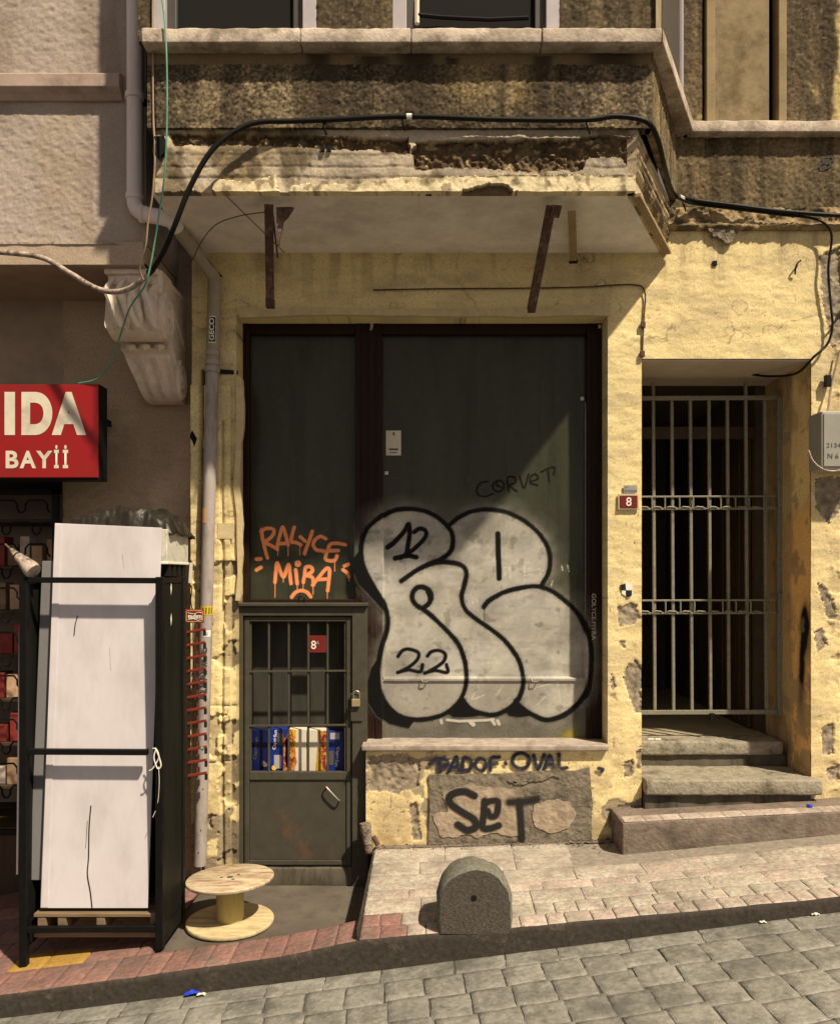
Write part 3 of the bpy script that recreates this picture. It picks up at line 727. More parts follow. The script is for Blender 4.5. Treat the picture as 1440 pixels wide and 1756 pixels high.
# notice stuck to the glass (its code square is left out)
nz = bpy.data.objects.new('paper_notice', None); COL.objects.link(nz); nz.location = P(674, 778, GY)
tag(nz, 'small white paper notice stuck to the dark shop glass', 'notice')
MB().box(sx(661), sx(687), GY-.006, GY-.002, sz(779), sz(736)).build('sheet', M['offwhite'], nz)
MB().box(sx(673), sx(676), GY-.008, GY-.006, sz(744), sz(739)).build('emblem', M['ink_grey'], nz)
MB().box(sx(666), sx(682), GY-.008, GY-.006, sz(770), sz(767)).build('print_line', M['ink_grey'], nz)
MB().box(sx(668), sx(680), GY-.008, GY-.006, sz(775), sz(773.5)).build('print_line', M['ink_grey'], nz)

# ---- graffiti as a paint film lying over frame and glass
def shopY(px):
    """front surface of the window at a column (pixel column of the photograph at frame depth)"""
    y = np.full(px.shape, GY-.003)
    y = np.where((px > 606.5) & (px < 657.5), FY-.014, y)
    y = np.where((px > 1003.5) & (px < 1042), FY-.014, y)
    y = np.where((px < 429), FY-.003, y)
    return y
def film(name, px0, px1, py0, py1, res, fn, mt, parent, surf):
    x0, x1 = PX(px0, FY), PX(px1, FY); z0, z1 = PZ(py1, FY), PZ(py0, FY)
    nx = int((x1-x0)/res)+1; nz_ = int((z1-z0)/res)+1
    a, b = np.meshgrid(np.linspace(px0, px1, nx), np.linspace(py1, py0, nz_), indexing='ij')
    rgb, al = fn(a, b)
    X = (a-740)*(6+FY)/1440; Z = EYE+(985-b)*(6+FY)/1440
    Y = surf(a, b)
    keepv = al > .02
    idx = np.arange(nx*nz_).reshape(nx, nz_)
    k = keepv[:-1, :-1] | keepv[1:, :-1] | keepv[1:, 1:] | keepv[:-1, 1:]
    q = np.stack([idx[:-1, :-1], idx[1:, :-1], idx[1:, 1:], idx[:-1, 1:]], -1)[k]
    used = np.unique(q); remap = np.zeros(nx*nz_, np.int64); remap[used] = np.arange(len(used))
    v = np.stack([X, Y, Z], -1).reshape(-1, 3)[used]
    c = np.concatenate([rgb, al[..., None]], -1).reshape(-1, 4)[used]
    return link(name, raw(name, v, remap[q], c), mt, parent)
def zt(pts, ox, oy, s): return [(ox+x/s, oy+y/s) for x, y in pts]
def over(c, a, col, m):
    """paint colour col with coverage m over (c, a)"""
    na = m+a*(1-m); cc = (np.array(col)*m[..., None]+c*(a*(1-m))[..., None])/np.maximum(na, 1e-6)[..., None]
    return cc, na
T4 = lambda pts: zt(pts, 600, 840, 3.0)
O1 = T4([(505,185),(450,138),(380,105),(300,95),(220,105),(150,145),(90,200),(60,275),(60,350),(85,430),(130,510),(170,580),(190,650),(190,720),(165,800),(150,880),(145,960),(155,1040),(190,1110),(250,1165),(330,1187),(420,1180),(500,1150),(560,1095),(592,1030),(600,950),(590,880),(560,800),(510,740),(440,670),(380,620),(340,595),(320,565),(322,530),(345,505),(380,502),(410,522),(418,558),(402,590),(372,612)])
O2 = T4([(500,180),(525,220),(530,270),(515,320),(470,355),(400,385),(340,415),(290,450),(262,470)])
O3 = T4([(400,385),(460,372),(530,375),(582,392),(600,430),(590,490),(575,550),(590,610),(640,660),(720,715),(800,780),(860,860),(890,940),(890,1020),(865,1085),(820,1130),(750,1160),(680,1155),(620,1130),(582,1085)])
O4 = T4([(505,185),(560,140),(630,108),(710,98),(800,110),(890,150),(970,215),(1020,290),(1035,360),(1025,430),(990,492)])
O5 = T4([(690,605),(720,570),(790,530),(870,508),(960,497),(1040,520),(1110,570),(1180,640),(1225,740),(1240,850),(1235,960),(1215,1050),(1160,1120),(1090,1170),(1010,1187),(940,1160),(880,1120),(855,1090)])
FILL = T4([(60,275),(60,350),(85,430),(130,510),(170,580),(190,650),(190,720),(165,800),(150,880),(145,960),(155,1040),(190,1110),(250,1165),(330,1187),(420,1180),(500,1150),(575,1092),(620,1130),(680,1155),(750,1160),(820,1130),(855,1092),(880,1120),(940,1160),(1010,1187),(1090,1170),(1160,1120),(1215,1050),(1235,960),(1240,850),(1225,740),(1180,640),(1110,570),(1040,520),(990,492),(1025,430),(1035,360),(1020,290),(970,215),(890,150),(800,110),(710,98),(630,108),(560,140),(508,185),(450,138),(380,105),(300,95),(220,105),(150,145),(90,200)])
SH = [T4([(60,300),(25,350),(20,420),(45,480),(100,540),(165,610),(195,650),(185,600),(130,510),(75,410)]),
      T4([(185,740),(150,860),(112,920),(88,1010),(95,1090),(140,1160),(200,1205),(300,1230),(330,1188),(250,1165),(190,1110),(155,1040),(145,960),(160,840)]),
      T4([(500,1152),(575,1085),(625,1130),(690,1160),(640,1168),(590,1172),(530,1170)]), T4([(800,1142),(856,1085),(890,1125),(940,1165),(870,1172),(820,1165)])]
TAGS = [(T4([(190,295),(230,265),(275,215),(300,175),(305,225),(296,290),(290,340)]), 12), (T4([(230,352),(290,338),(340,346)]), 12), (T4([(330,215),(355,198),(385,205),(390,235),(360,275),(310,318),(255,350)]), 11),
        (T4([(763,225),(770,455)]), 13),
        (T4([(245,862),(270,830),(310,825),(350,842),(348,875),(315,908),(265,938),(245,945),(300,932),(360,942),(372,905)]), 9), (T4([(397,860),(420,836),(460,832),(490,850),(484,885),(448,915),(400,943),(385,948),(440,935),(502,945),(497,905)]), 9),
        (T4([(693,605),(694,670)]), 2.0)]
def throw_fn(a, b):
    wx = a+1.2*(fbm(a, b, 14, 60)-.5); wy = b+1.2*(fbm(a, b, 14, 61)-.5)
    c = np.zeros(a.shape+(3,)); al = np.zeros(a.shape)
    outl = [spl([Vector((*p, 0)) for p in o], 5) for o in (O1, O2, O3, O4, O5)]
    ins = inpoly(wx, wy, FILL)
    d = np.minimum.reduce([sdist(wx, wy, o) for o in outl])
    # silver overspray halo round the outline
    halo = np.exp(-np.clip(d-3, 0, 99)/10)*.60*fbm(a, b, 20, 66)*np.clip((b-838)/16, 0, 1)
    c, al = over(c, al, (.46, .44, .38), np.where(ins, 0, halo))
    cloud = fbm(a, b, 60, 62); fine = fbm(a, b, 16, 63); streak = fbm(a*.25, b, 9, 64)
    cov = np.where(ins, np.clip(.93+.5*(cloud-.5)-.35*sm(.62, .8, fine), .5, 1), 0)
    sil = solid(a, (.42, .405, .36))*(.55+.55*cloud+.34*fine)[..., None]
    sil = mixc(sil, .45*sm(.58, .72, fbm(a*.5+b*.2, b, 26, 57)), (.22, .215, .185))
    sil = mixc(sil, .55*sm(.60, .74, fbm(a, b*.6, 34, 56)), (.52, .50, .45))
    sil = mixc(sil, .40*sm(.55, .75, streak), (.27, .26, .22))
    sil = mixc(sil, .35*sm(.5, .7, fbm(a, b, 45, 68)), (.36, .35, .37))
    sil = mixc(sil, .8*(b > 1166)*sm(.25, .6, fbm(a, b, 40, 65)), (.31, .29, .255))
    na = cov+al*(1-cov); c = (sil*cov[..., None]+c*(al*(1-cov))[..., None])/np.maximum(na, 1e-6)[..., None]; al = na
    BLK = (.006, .006, .006)
    for s in SH:
        m = inpoly(wx, wy, s).astype(float); c, al = over(c, al, BLK, m)
        dd = sdist(wx, wy, s+[s[0]]); c, al = over(c, al, BLK, np.where(m > 0, 0, np.clip(1-dd/2.2, 0, 1)))
    for o in outl:
        dd = sdist(wx, wy, o)+1.6*(fbm(a, b, 40, 59)-.5); c, al = over(c, al, BLK, np.clip((5.4-dd)/2.2, 0, 1)); c, al = over(c, al, BLK, .30*np.clip(1-(dd-4.6)/7, 0, 1)**2*(vn(a, b, 1.6, 58) > .35))
    # heavy inside of the loop
    lp = T4([(345,500),(390,500),(425,530),(425,570),(395,600),(400,560),(385,520)]); m = inpoly(wx, wy, lp).astype(float); c, al = over(c, al, BLK, m)
    for t, w_ in TAGS:
        dd = sdist(wx, wy, spl([Vector((*p, 0)) for p in t], 6)); c, al = over(c, al, BLK, np.clip((w_/2.6-dd)/1.6+.4, 0, 1))
    # scratched letters and pale marks
    SC = [[(796,398),(800,440),(828,395)],[(800,400),(828,398),(826,455)],[(900,375),(903,470)],[(900,372),(930,378)],[(903,412),(932,402)],[(905,440),(930,436)],[(975,405),(985,432)],[(970,405),(1005,418)],[(1095,390),(1100,415)],[(1125,388),(1132,420)],[(1048,470),(1040,495)],
          [(620,560),(640,555)],[(630,560),(632,585)],[(650,560),(660,580)],[(930,1028),(1075,992)],[(1070,995),(1085,1090)],[(965,1110),(1005,1070)],[(645,1040),(625,1082)],[(790,1010),(755,1058)],[(690,1060),(640,1080)]]
    for t in SC:
        dd = sdist(a, b, T4(t)); c, al = over(c, al, (.56, .54, .46), np.clip((1.5-dd)/1.0, 0, 1)*.75*(.4+.6*(fbm(a, b, 5, 67) > .42)))
    for t, r in (([(500,1188),(560,1195),(700,1190),(740,1185)], 3.0),([(468,1190),(472,1205)], 3),([(622,1200),(635,1212)], 4.5),([(735,1195),(745,1210)], 3.5),([(760,1192),(768,1210)], 3.5)):
        dd = sdist(a, b, T4(t)); c, al = over(c, al, (.50, .48, .42), np.clip((r-dd)/1.5, 0, 1)*.9)
    m = np.exp(-(((a-978)/15)**2+((b-1262)/9)**2))*fbm(a, b, 8, 69)*1.3; c, al = over(c, al, (.32, .27, .03), np.clip(m, 0, .8))
    return c, al
def throw_surf(a, b):
    y = shopY(a); low = (b > 1168) & (a > 656) & (a < 1005)
    return np.where((b > 1163.5) & (b < 1170) & (a > 656) & (a < 1005), FY+.018, np.where(low, FY+.030, y))
film('silver_graffiti', 598, 1034, 836, 1270, .0055, throw_fn, M['paint'], shop, throw_surf)['label'] = 'big silver bubble letter graffiti with black outlines'
T3 = lambda pts: zt(pts, 390, 860, 4.1806)
ORS = [[(232,200),(240,260),(255,330),(275,402)],[(228,212),(270,190),(318,198),(318,232),(285,268),(252,290),(300,312),(348,342)],
       [(345,330),(360,260),(385,182),(405,230),(425,308)],[(352,302),(418,296)],[(470,182),(455,230),(448,285),(482,292),(516,308)],[(512,250),(548,282)],[(600,212),(578,280),(558,330),(545,372)],
       [(698,265),(660,248),(622,270),(607,310),(632,345),(682,352)],[(838,308),(780,298),(732,304),(712,345),(700,380),(696,412),(732,425),(765,418),(778,388)],[(716,352),(790,350)],
       [(330,580),(336,510),(347,440),(390,542),(428,452),(440,540),(446,588)],[(480,490),(490,590)],[(535,580),(545,520),(552,472),(590,470),(600,500),(562,530),(600,545),(608,600)],[(602,600),(650,540),(700,482),(724,490),(720,560),(711,640)],[(640,560),(715,556)],
       [(450,688),(480,652),(520,640),(560,652),(588,684)],[(195,412),(228,410)],[(195,492),(228,472)],[(832,462),(862,450)],[(822,490),(852,512),(864,540)]]
DRP = [(425,310,390),(510,310,382),(548,370,388),(762,425,500),(330,575,690),(491,585,645),(534,578,642),(605,598,668),(709,635,696),(865,535,570),(440,585,600),(390,540,580),(680,355,372),(350,345,385)]
def orange_fn(a, b):
    wx = a+.8*(fbm(a, b, 6, 70)-.5); wy = b+.8*(fbm(a, b, 6, 71)-.5)
    c = np.zeros(a.shape+(3,)); al = np.zeros(a.shape)
    OR = np.array((.88, .32, .14))
    d = np.minimum.reduce([sdist(wx, wy, spl([Vector((*p, 0)) for p in T3(t)], 5)) for t in ORS])
    d = np.minimum(d, np.hypot(a-(390+495/4.18), b-(860+445/4.18))-2.6)
    c, al = over(c, al, OR*.95, np.clip((4.0-d)/1.6, 0, 1))
    for x, y0, y1 in DRP:
        s = T3([(x, y0), (x, y1)]); dd = sdist(a, b, s); c, al = over(c, al, OR, np.clip((1.25-dd)/.8, 0, 1))
    return c, al
film('orange_graffiti', 428, 609, 895, 1028, .0045, orange_fn, M['paint'], shop, lambda a, b: np.full(a.shape, GY-.003))['label'] = 'dripping orange spray tag on the narrow pane'
COR = [[(838,824),(826,826),(818,838),(822,848),(834,850),(846,845)],[(858,822),(848,826),(846,836),(855,842),(864,836),(864,826),(856,822),(852,830),(860,834)],[(874,842),(871,818),(883,817),(885,826),(875,831),(888,841)],[(892,815),(900,835),(908,811)],[(911,824),(924,819),(920,811),(912,815),(911,826),(924,830)],[(944,824),(941,802)],[(930,807),(945,800),(953,800),(951,812)]]
def corvet_fn(a, b):
    d = np.minimum.reduce([sdist(a, b, spl([Vector((*p, 0)) for p in t], 5)) for t in COR])
    return np.zeros(a.shape+(3,))+.008, np.clip((1.9-d)/1.2, 0, 1)
film('marker_tag', 810, 962, 790, 858, .0045, corvet_fn, M['paint'], shop, lambda a, b: np.full(a.shape, GY-.003))['label'] = 'small black marker tag above the silver letters'
text('white_tag', 'GOLYCE.MYRA', sx(1014), sz(1018), FY-.014, .03, .34, M['white_plain'], shop, rot=-pi/2)

# graffiti on the parapet wall
T6 = lambda pts: zt(pts, 600, 1240, 3.0)
def ell(cx, cy, rx, ry): return [(cx+rx*cos(t*pi/8), cy+ry*sin(t*pi/8)) for t in range(17)]
PAD = [[(408,212),(440,190),(480,188),(505,202),(495,222),(462,228)],[(458,195),(462,228),(466,252)],[(508,250),(530,205),(548,178),(556,210),(562,245)],[(522,228),(560,226)],[(580,248),(584,185),(618,192),(628,218),(612,240),(582,246)],ell(672,216,28,30),[(722,245),(724,186),(768,178)],[(724,214),(756,210)],[(800,206),(802,212)],ell(880,196,44,40),[(945,168),(968,238),(1000,165)],[(1000,238),(1028,170),(1052,238)],[(1010,215),(1045,213)],[(1075,162),(1080,230),(1116,232)],[(1280,235),(1300,240),(1296,250)]]
def pad_fn(a, b):
    d = np.minimum.reduce([sdist(a, b, spl([Vector((*p, 0)) for p in T6(t)], 4)) for t in PAD])
    return np.zeros(a.shape+(3,))+np.array((.010, .012, .032)), np.clip((4.0-d)/1.6, 0, 1)*np.clip(.55+1.1*fbm(a, b, 5, 80), 0, .97)
def set_fn(a, b):
    al = np.zeros(a.shape)
    for t, w_, k in (([(640,372),(585,350),(520,368),(515,410),(575,455),(635,492),(648,530),(605,550),(555,522)], 5.2, 2.5),([(692,400),(688,470),(682,535),(720,540),(765,525)], 4.8, 2.5),([(690,412),(730,398),(762,405),(752,470),(722,478),(708,450)], 4.2, 3.0),([(820,405),(880,402),(960,388)], 3.0, 8.0),([(868,400),(876,470),(884,592)], 4.5, 4.0)):
        d = sdist(a, b, spl([Vector((*p, 0)) for p in T6(t)], 5)); al = np.maximum(al, np.clip(1-(d-w_)/k, 0, 1)**1.5)
    return np.zeros(a.shape+(3,))+.012, al*.93
def wall_surf(off):
    return lambda a, b: np.full(a.shape, off)
def film0(name, px0, px1, py0, py1, fn, off, lab):
    global FY
    s = FY; FY = -.02
    o = film(name, px0, px1, py0, py1, .005, fn, M['brushpaint'], bld, wall_surf(off)); FY = s
    o['label'] = lab; return o
film0('blue_graffiti', 728, 1060, 1286, 1330, pad_fn, -.014, 'dark blue painted letters under the window ledge')
film0('black_graffiti', 755, 930, 1345, 1445, set_fn, -.031, 'black sprayed letters on the cement patch')

# ---- shop door
door = bpy.data.objects.new('shop_door', None); COL.objects.link(door); door.parent = bld; door.location = -wloc(bld)
tag(door, 'dull grey steel shop door with a barred upper half')
DY = .10
def dx(px): return PX(px, DY)
def dzz(py): return PZ(py, DY)
def dbox(name, a, b, c, d, y0, y1, mt, par=door, bev=.004): return MB().box(dx(a), dx(b), y0, y1, dzz(d), dzz(c)).build(name, mt, par, bev)
dbox('door_frame', 404, 417, 1040, 1520, DY-.02, DY+.10, M['door_metal'])
dbox('door_frame', 604, 629, 1040, 1520, DY-.02, DY+.10, M['door_metal'])
dbox('door_frame', 417, 604, 1040, 1056, DY-.02, DY+.10, M['door_metal'])
dbox('door_cap', 402, 631, 1034, 1039.5, DY-.05, DY+.10, M['door_metal'])
dbox('door_stile', 419, 427, 1058, 1484, DY, DY+.04, M['door_metal'])
dbox('door_stile', 594, 602, 1058, 1484, DY, DY+.04, M['door_metal'])
dbox('door_rail', 427, 594, 1058, 1066, DY, DY+.04, M['door_metal'])
dbox('door_rail', 427, 594, 1324, 1338, DY, DY+.04, M['door_metal'])
dbox('door_sheet', 427, 594, 1338, 1476, DY+.012, DY+.03, M['door_panel'])
dbox('door_rail', 427, 594, 1476, 1484, DY, DY+.04, M['door_metal'])
rough_box('door_sill', dx(417), dx(604), DY-.01, DY+.1, dzz(1520), dzz(1488), .05, .012, M['stone_dark'], door, seed=17)
dbox('backing_board', 420, 600, 1056, 1340, .30, .32, M['door_backing'])
for px in (429.5, 461, 495, 528.5, 561.5, 592):
    MB().tube([P(px, 1062, DY+.02), P(px, 1328, DY+.02)], .0085, 8).build('bar', M['door_metal'], door, smooth=True)
for py in (1152, 1245):
    MB().bar(P(426, py, DY+.012), P(595, py-1.5, DY+.012), .016, .014).build('bar', M['door_metal'], door, .002)
MB().tube(spl([P(561, 1350, DY+.01), P(560, 1351, DY-.03), P(580, 1372, DY-.03), P(582, 1373, DY+.01)], 5), .006, 8).build('handle', M['steel'], door, smooth=True)
dbox('hasp', 602, 622, 1188, 1236, DY-.032, DY-.022, M['door_metal'])
for py in (1120, 1440):
    MB().tube([P(404, py, DY-.03), P(404, py+34, DY-.03)], .010, 8).build('hinge', M['door_metal'], door, smooth=True)
MB().tube(spl([P(512, 1034, DY-.01), P(513, 1024, DY-.01), P(521, 1024, DY-.01), P(522, 1034, DY-.01)], 5), .005, 6).build('top_loop', M['dark_metal'], door, smooth=True)
lock = thing('padlock', 'small pale padlock on the steel shop door', 'padlock', P(611, 1209, DY-.05))
MB().box(dx(604), dx(618), DY-.058, DY-.036, dzz(1210), dzz(1197)).build('lock_body', M['brass'], lock, .004)
MB().tube(spl([P(606, 1198, DY-.046), P(606, 1188, DY-.046), P(611, 1185, DY-.046), P(616, 1188, DY-.046), P(616, 1198, DY-.046)], 4), .0035, 6).build('shackle', M['steel'], lock, smooth=True)

# cartons behind the door bars
def carton(px0, px1, py0, py1, Y, label, mt):
    t = thing('drink_carton', label, 'carton', P((px0+px1)/2, py1, Y), 'drink cartons behind the door bars')
    MB().box(PX(px0, Y), PX(px1, Y), Y, Y+.095, PZ(py1, Y), PZ(py0, Y)).build('box', mt, t, .003)
    return t
CY = .20
c1 = carton(429, 461, 1252, 1325, CY, 'darkest navy drink carton at the left end', M['navy_box'])
text('lettering', 'Capri·Sun', PX(441, CY), PZ(1303, CY), CY-.001, .030, .165, M['ink_grey'], c1, rot=pi/2-.08, bold=.01)
MB().tube([P(454, 1310, CY-.001), P(454, 1310, CY-.003)], .024, 16).build('badge', M['ink_grey'], c1)
c2 = carton(461.5, 494, 1250, 1325, CY, 'bright blue drink carton with white upright lettering', M['blue_box'])
text('lettering', 'Capri·Sun', PX(474, CY), PZ(1286, CY), CY-.001, .030, .145, M['white'], c2, rot=pi/2-.08, bold=.02)
MB().box(PX(476, CY), PX(486, CY), CY-.002, CY, PZ(1278, CY), PZ(1258, CY)).build('print_block', M['ink_grey'], c2)
MB().box(PX(470, CY), PX(483, CY), CY-.002, CY, PZ(1318, CY), PZ(1295, CY)).build('print_block', M['pvc'], c2)
MB().tube([P(470, 1317, CY-.001), P(470, 1317, CY-.004)], .018, 14).build('sun_spot', M['yellow_print'], c2)
MB().box(PX(486, CY), PX(493, CY), CY-.002, CY, PZ(1322, CY), PZ(1266, CY)).build('fruit_print', M['fruit'], c2)
c3 = carton(494.5, 525, 1251, 1324, CY, 'white sided drink carton with fruit print on its left', M['carton_white'])
patch('fruit_print', [(495, 1252), (508, 1252), (507, 1290), (505, 1323), (495, 1323)], CY, .002, M['fruit'], c3, .1, 2, 0)
patch('yellow_flash', [(499, 1252), (508, 1252), (507, 1292), (503, 1262)], CY-.0025, .002, M['yellow_print'], c3, .05, 1, 0)
c4 = carton(526, 561, 1252, 1324, CY, 'white sided drink carton with yellow and orange fruit print on its right', M['carton_white'])
patch('fruit_print', [(546, 1254), (561, 1254), (561, 1322), (543, 1322)], CY, .002, M['fruit'], c4, .05, 2, 0)
patch('yellow_flash', [(545, 1278), (553, 1320), (542, 1322)], CY-.0025, .002, M['yellow_print'], c4, .05, 1, 0)
c5 = carton(562, 589, 1254, 1325, CY, 'blue drink carton with downward white lettering at the right end', M['blue_box'])
text('lettering', 'Capri·Sun', PX(576, CY), PZ(1281, CY), CY-.001, .028, .145, M['white'], c5, rot=-pi/2-.08, bold=.02)
MB().box(PX(564, CY), PX(572, CY), CY-.002, CY, PZ(1312, CY), PZ(1288, CY)).build('print_block', M['ink_grey'], c5)
MB().box(PX(566, CY), PX(582, CY), CY-.002, CY, PZ(1268, CY), PZ(1257, CY)).build('print_block', M['pvc'], c5)
MB().box(dx(427), dx(594), CY, .299, dzz(1328)-.02, PZ(1326, CY)).build('inner_shelf', M['door_metal'], door)

# ---- number plates
def plate(px0, px1, py0, py1, Y, txt, label, sup=None, rim=True):
    t = thing('number_plate', label, 'number plate', P((px0+px1)/2, py1, Y))
    if rim: MB().box(PX(px0-3, Y), PX(px1+3, Y), Y-.010, Y, PZ(py1+3, Y), PZ(py0-3, Y)).build('rim', M['plate_frame'], t, .003)
    MB().box(PX(px0, Y), PX(px1, Y), Y-.015, Y, PZ(py1, Y), PZ(py0, Y)).build('plate', M['plate_red'], t, .002)
    return t
Yp = -.010
t8 = plate(1062, 1092, 850, 871, Yp, '8', 'red enamel plate with number 8 on the yellow pier')
text('digit', '8', PX(1072.5, Yp), PZ(868, Yp), Yp-.016, .062, .038, M['white'], t8, bold=.01)
t8a = plate(528, 560, 1090, 1119, .13, '8', 'dark red plate reading 8A behind the door bars', rim=False)
text('digit', '8', PX(534, .13), PZ(1113, .13), .13-.016, .062, .036, M['white'], t8a, bold=.01)
text('letter', 'A', PX(543, .13), PZ(1105, .13), .13-.016, .026, .02, M['pvc'], t8a)
mp = thing('meter_plate', 'small grey metal plate above the number 8 plate', 'plate', P(1081, 846, Yp))
MB().box(PX(1069, Yp), PX(1092, Yp), Yp-.006, Yp, PZ(846, Yp), PZ(832, Yp)).build('tin', M['meter'], mp, .001)
text('digits', '0732559', PX(1070.5, Yp), PZ(844, Yp), Yp-.007, .016, .085, M['ink'], mp)
text('print', 'ABONE NO' if False else '0732', PX(1070.5, Yp), PZ(837, Yp), Yp-.007, .010, .03, M['ink_grey'], mp)
ck = thing('checker_sticker', 'torn black and white checker sticker on the yellow pier', 'sticker', P(1073, 1026, -.006))
patch('white_paper', [(1064, 1004), (1072, 998), (1083, 1004), (1083, 1022), (1076, 1026), (1066, 1018)], -.004, .004, M['white'], ck, .08, 1)
patch('black_square', [(1064, 1003), (1072, 1000), (1073, 1012), (1065, 1012)], -.0085, .002, M['ink'], ck, .05, 1)
patch('black_square', [(1073, 1012), (1083, 1012), (1083, 1021), (1076, 1025), (1073, 1022)], -.0085, .002, M['ink'], ck, .05, 1)

# ---- gate
gate = bpy.data.objects.new('entrance_gate', None); COL.objects.link(gate); gate.parent = bld; gate.location = -wloc(bld)
tag(gate, 'tall grey barred iron gate closing the stair entrance')
GT = .50
def gz(py): return PZ(py, GT)
for k, px in enumerate((1090, 1121, 1153, 1184.5, 1216.5, 1248, 1279.5, 1312)):
    top_ = 655 if px in (1121, 1279.5) else 683
    MB().bar(P(px-1.5, top_, GT), P(px+1.5, 1222, GT), .028, .022, up=(1, 0, 0)).build('bar', M['grey_bar'], gate, .004)
MB().bar(P(1337, 680, GT), P(1337, 1228, GT), .05, .05, up=(1, 0, 0)).build('gate_post', M['grey_bar'], gate, .004)
for py, w_ in ((683, .034), (852, .014), (873, .016), (1030, .014), (1052, .016), (1222, .034)):
    MB().bar(P(1082, py, GT-.018), P(1332, py-1, GT-.018), .018, w_).build('rail', M['grey_bar'], gate, .003)
for py0, py1 in ((852, 873), (1030, 1052)):
    x = 1092
    while x < 1312:
        l = random.uniform(22, 26)
        pts = [P(x+2, py0+1, GT-.03), P(x+3, py0+4, GT-.03), P(x+3, py1-3, GT-.03), P(x+2, py1-1, GT-.03)]
        MB().tube(pts, .006, 6).build('rail_stay', M['grey_bar'], gate)
        MB().tube([P(x+6, py1-2, GT-.03), P(x+9, py1-4, GT-.03), P(x+l-5, py1-3.2, GT-.03), P(x+l-3, py1-1.5, GT-.03)], .006, 6).build('rail_curl', M['grey_bar'], gate)
        x += l
MB().box(PX(1214, GT), PX(1222, GT), GT-.05, GT-.02, gz(1234), gz(1222)).build('drop_bolt', M['dark_metal'], gate, .004)

# ---- bay: soffit, cornice, stucco, sills, windows
BF = -.98
sof = [(-1.69, -.905), (1.185, -.905), (1.65, 0.004), (-1.69, 0.004)]
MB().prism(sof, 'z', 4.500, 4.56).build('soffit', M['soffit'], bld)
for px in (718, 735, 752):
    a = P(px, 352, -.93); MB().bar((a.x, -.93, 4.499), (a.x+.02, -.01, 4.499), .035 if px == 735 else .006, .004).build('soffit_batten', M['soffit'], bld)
MB().bar((-1.25, -.93, 4.497), (-1.05, -.01, 4.497), .006, .006).build('soffit_crack', M['mauve_dark'], bld)
core = [(-1.66, -.90), (1.20, -.90), (1.62, .02), (-1.66, .02)]
MB().prism(core, 'z', 4.56, 7.0).build('bay_core', M['black'], bld)
def pxpy(p, Y=None):
    d = 6+(p[..., 1] if Y is None else Y)
    return 740+p[..., 0]*1440/d, 985-(p[..., 2]-EYE)*1440/d
BRK = [(700, 262), (712, 245), (800, 240), (950, 238), (1020, 232), (1100, 236), (1106, 300), (1075, 296), (1068, 272), (1008, 270), (995, 292), (905, 295), (830, 288), (712, 290), (708, 272)]
BRK2 = [(290, 228), (420, 232), (700, 236), (700, 262), (690, 268), (640, 258), (600, 262), (540, 255), (440, 252), (300, 250)]
GAP = [(780, 345), (800, 325), (838, 315), (870, 320), (905, 340), (900, 348), (780, 350)]
CRM = [(480, 350), (500, 318), (650, 314), (690, 304), (770, 305), (900, 300), (1000, 300), (1112, 304), (1112, 352), (480, 352)]
CRM2 = [(362, 326), (372, 308), (430, 312), (470, 300), (480, 330), (420, 343), (372, 332)]
def cor_masks(p):
    x, y = pxpy(p)
    jx = x+14*(fbm(x, y, 22, 100)-.5)+5*(fbm(x, y, 5, 101)-.5); jy = y+9*(fbm(x, y, 22, 102)-.5)+4*(fbm(x, y, 5, 103)-.5)
    brk = inpoly(jx, jy, BRK) | inpoly(jx, jy, BRK2); gap = inpoly(jx, jy, GAP) | ((jx < 480) & (jy > 331+8*(vn(x, y, 30, 104)-.5)) & ~inpoly(jx, jy, CRM2)) | (jy > 343.5+9*(fbm(x, y, 26, 95)-.5))
    crm = (inpoly(jx, jy, CRM) | inpoly(jx, jy, CRM2)) & ~gap
    return x, y, brk, gap, crm
def cor_h(p, u, v):
    x, y, brk, gap, crm = cor_masks(p)
    prof = np.interp(y+7*(fbm(x, y, 70, 98)-.5)+2.5*(fbm(x, y, 9, 99)-.5), [230, 246, 258, 264, 268, 284, 287, 290, 298, 302, 304, 330, 350], [.0, .03, .060, .060, .046, .034, .020, .026, .022, .016, .002, .0, -.004])
    h = prof*.36+.020*(fbm(x, y, 34, 105)-.5)+.007*(fbm(x, y, 9, 119)-.5)
    h = np.where(crm, h+.016, h); h = np.where(gap, h-.022+.02*(fbm(x, y, 9, 106)-.5), h)
    return np.where(brk, -.03+.055*(fbm(x, y, 16, 107)-.5)+.03*(vn(x, y, 5, 108)-.5), h)
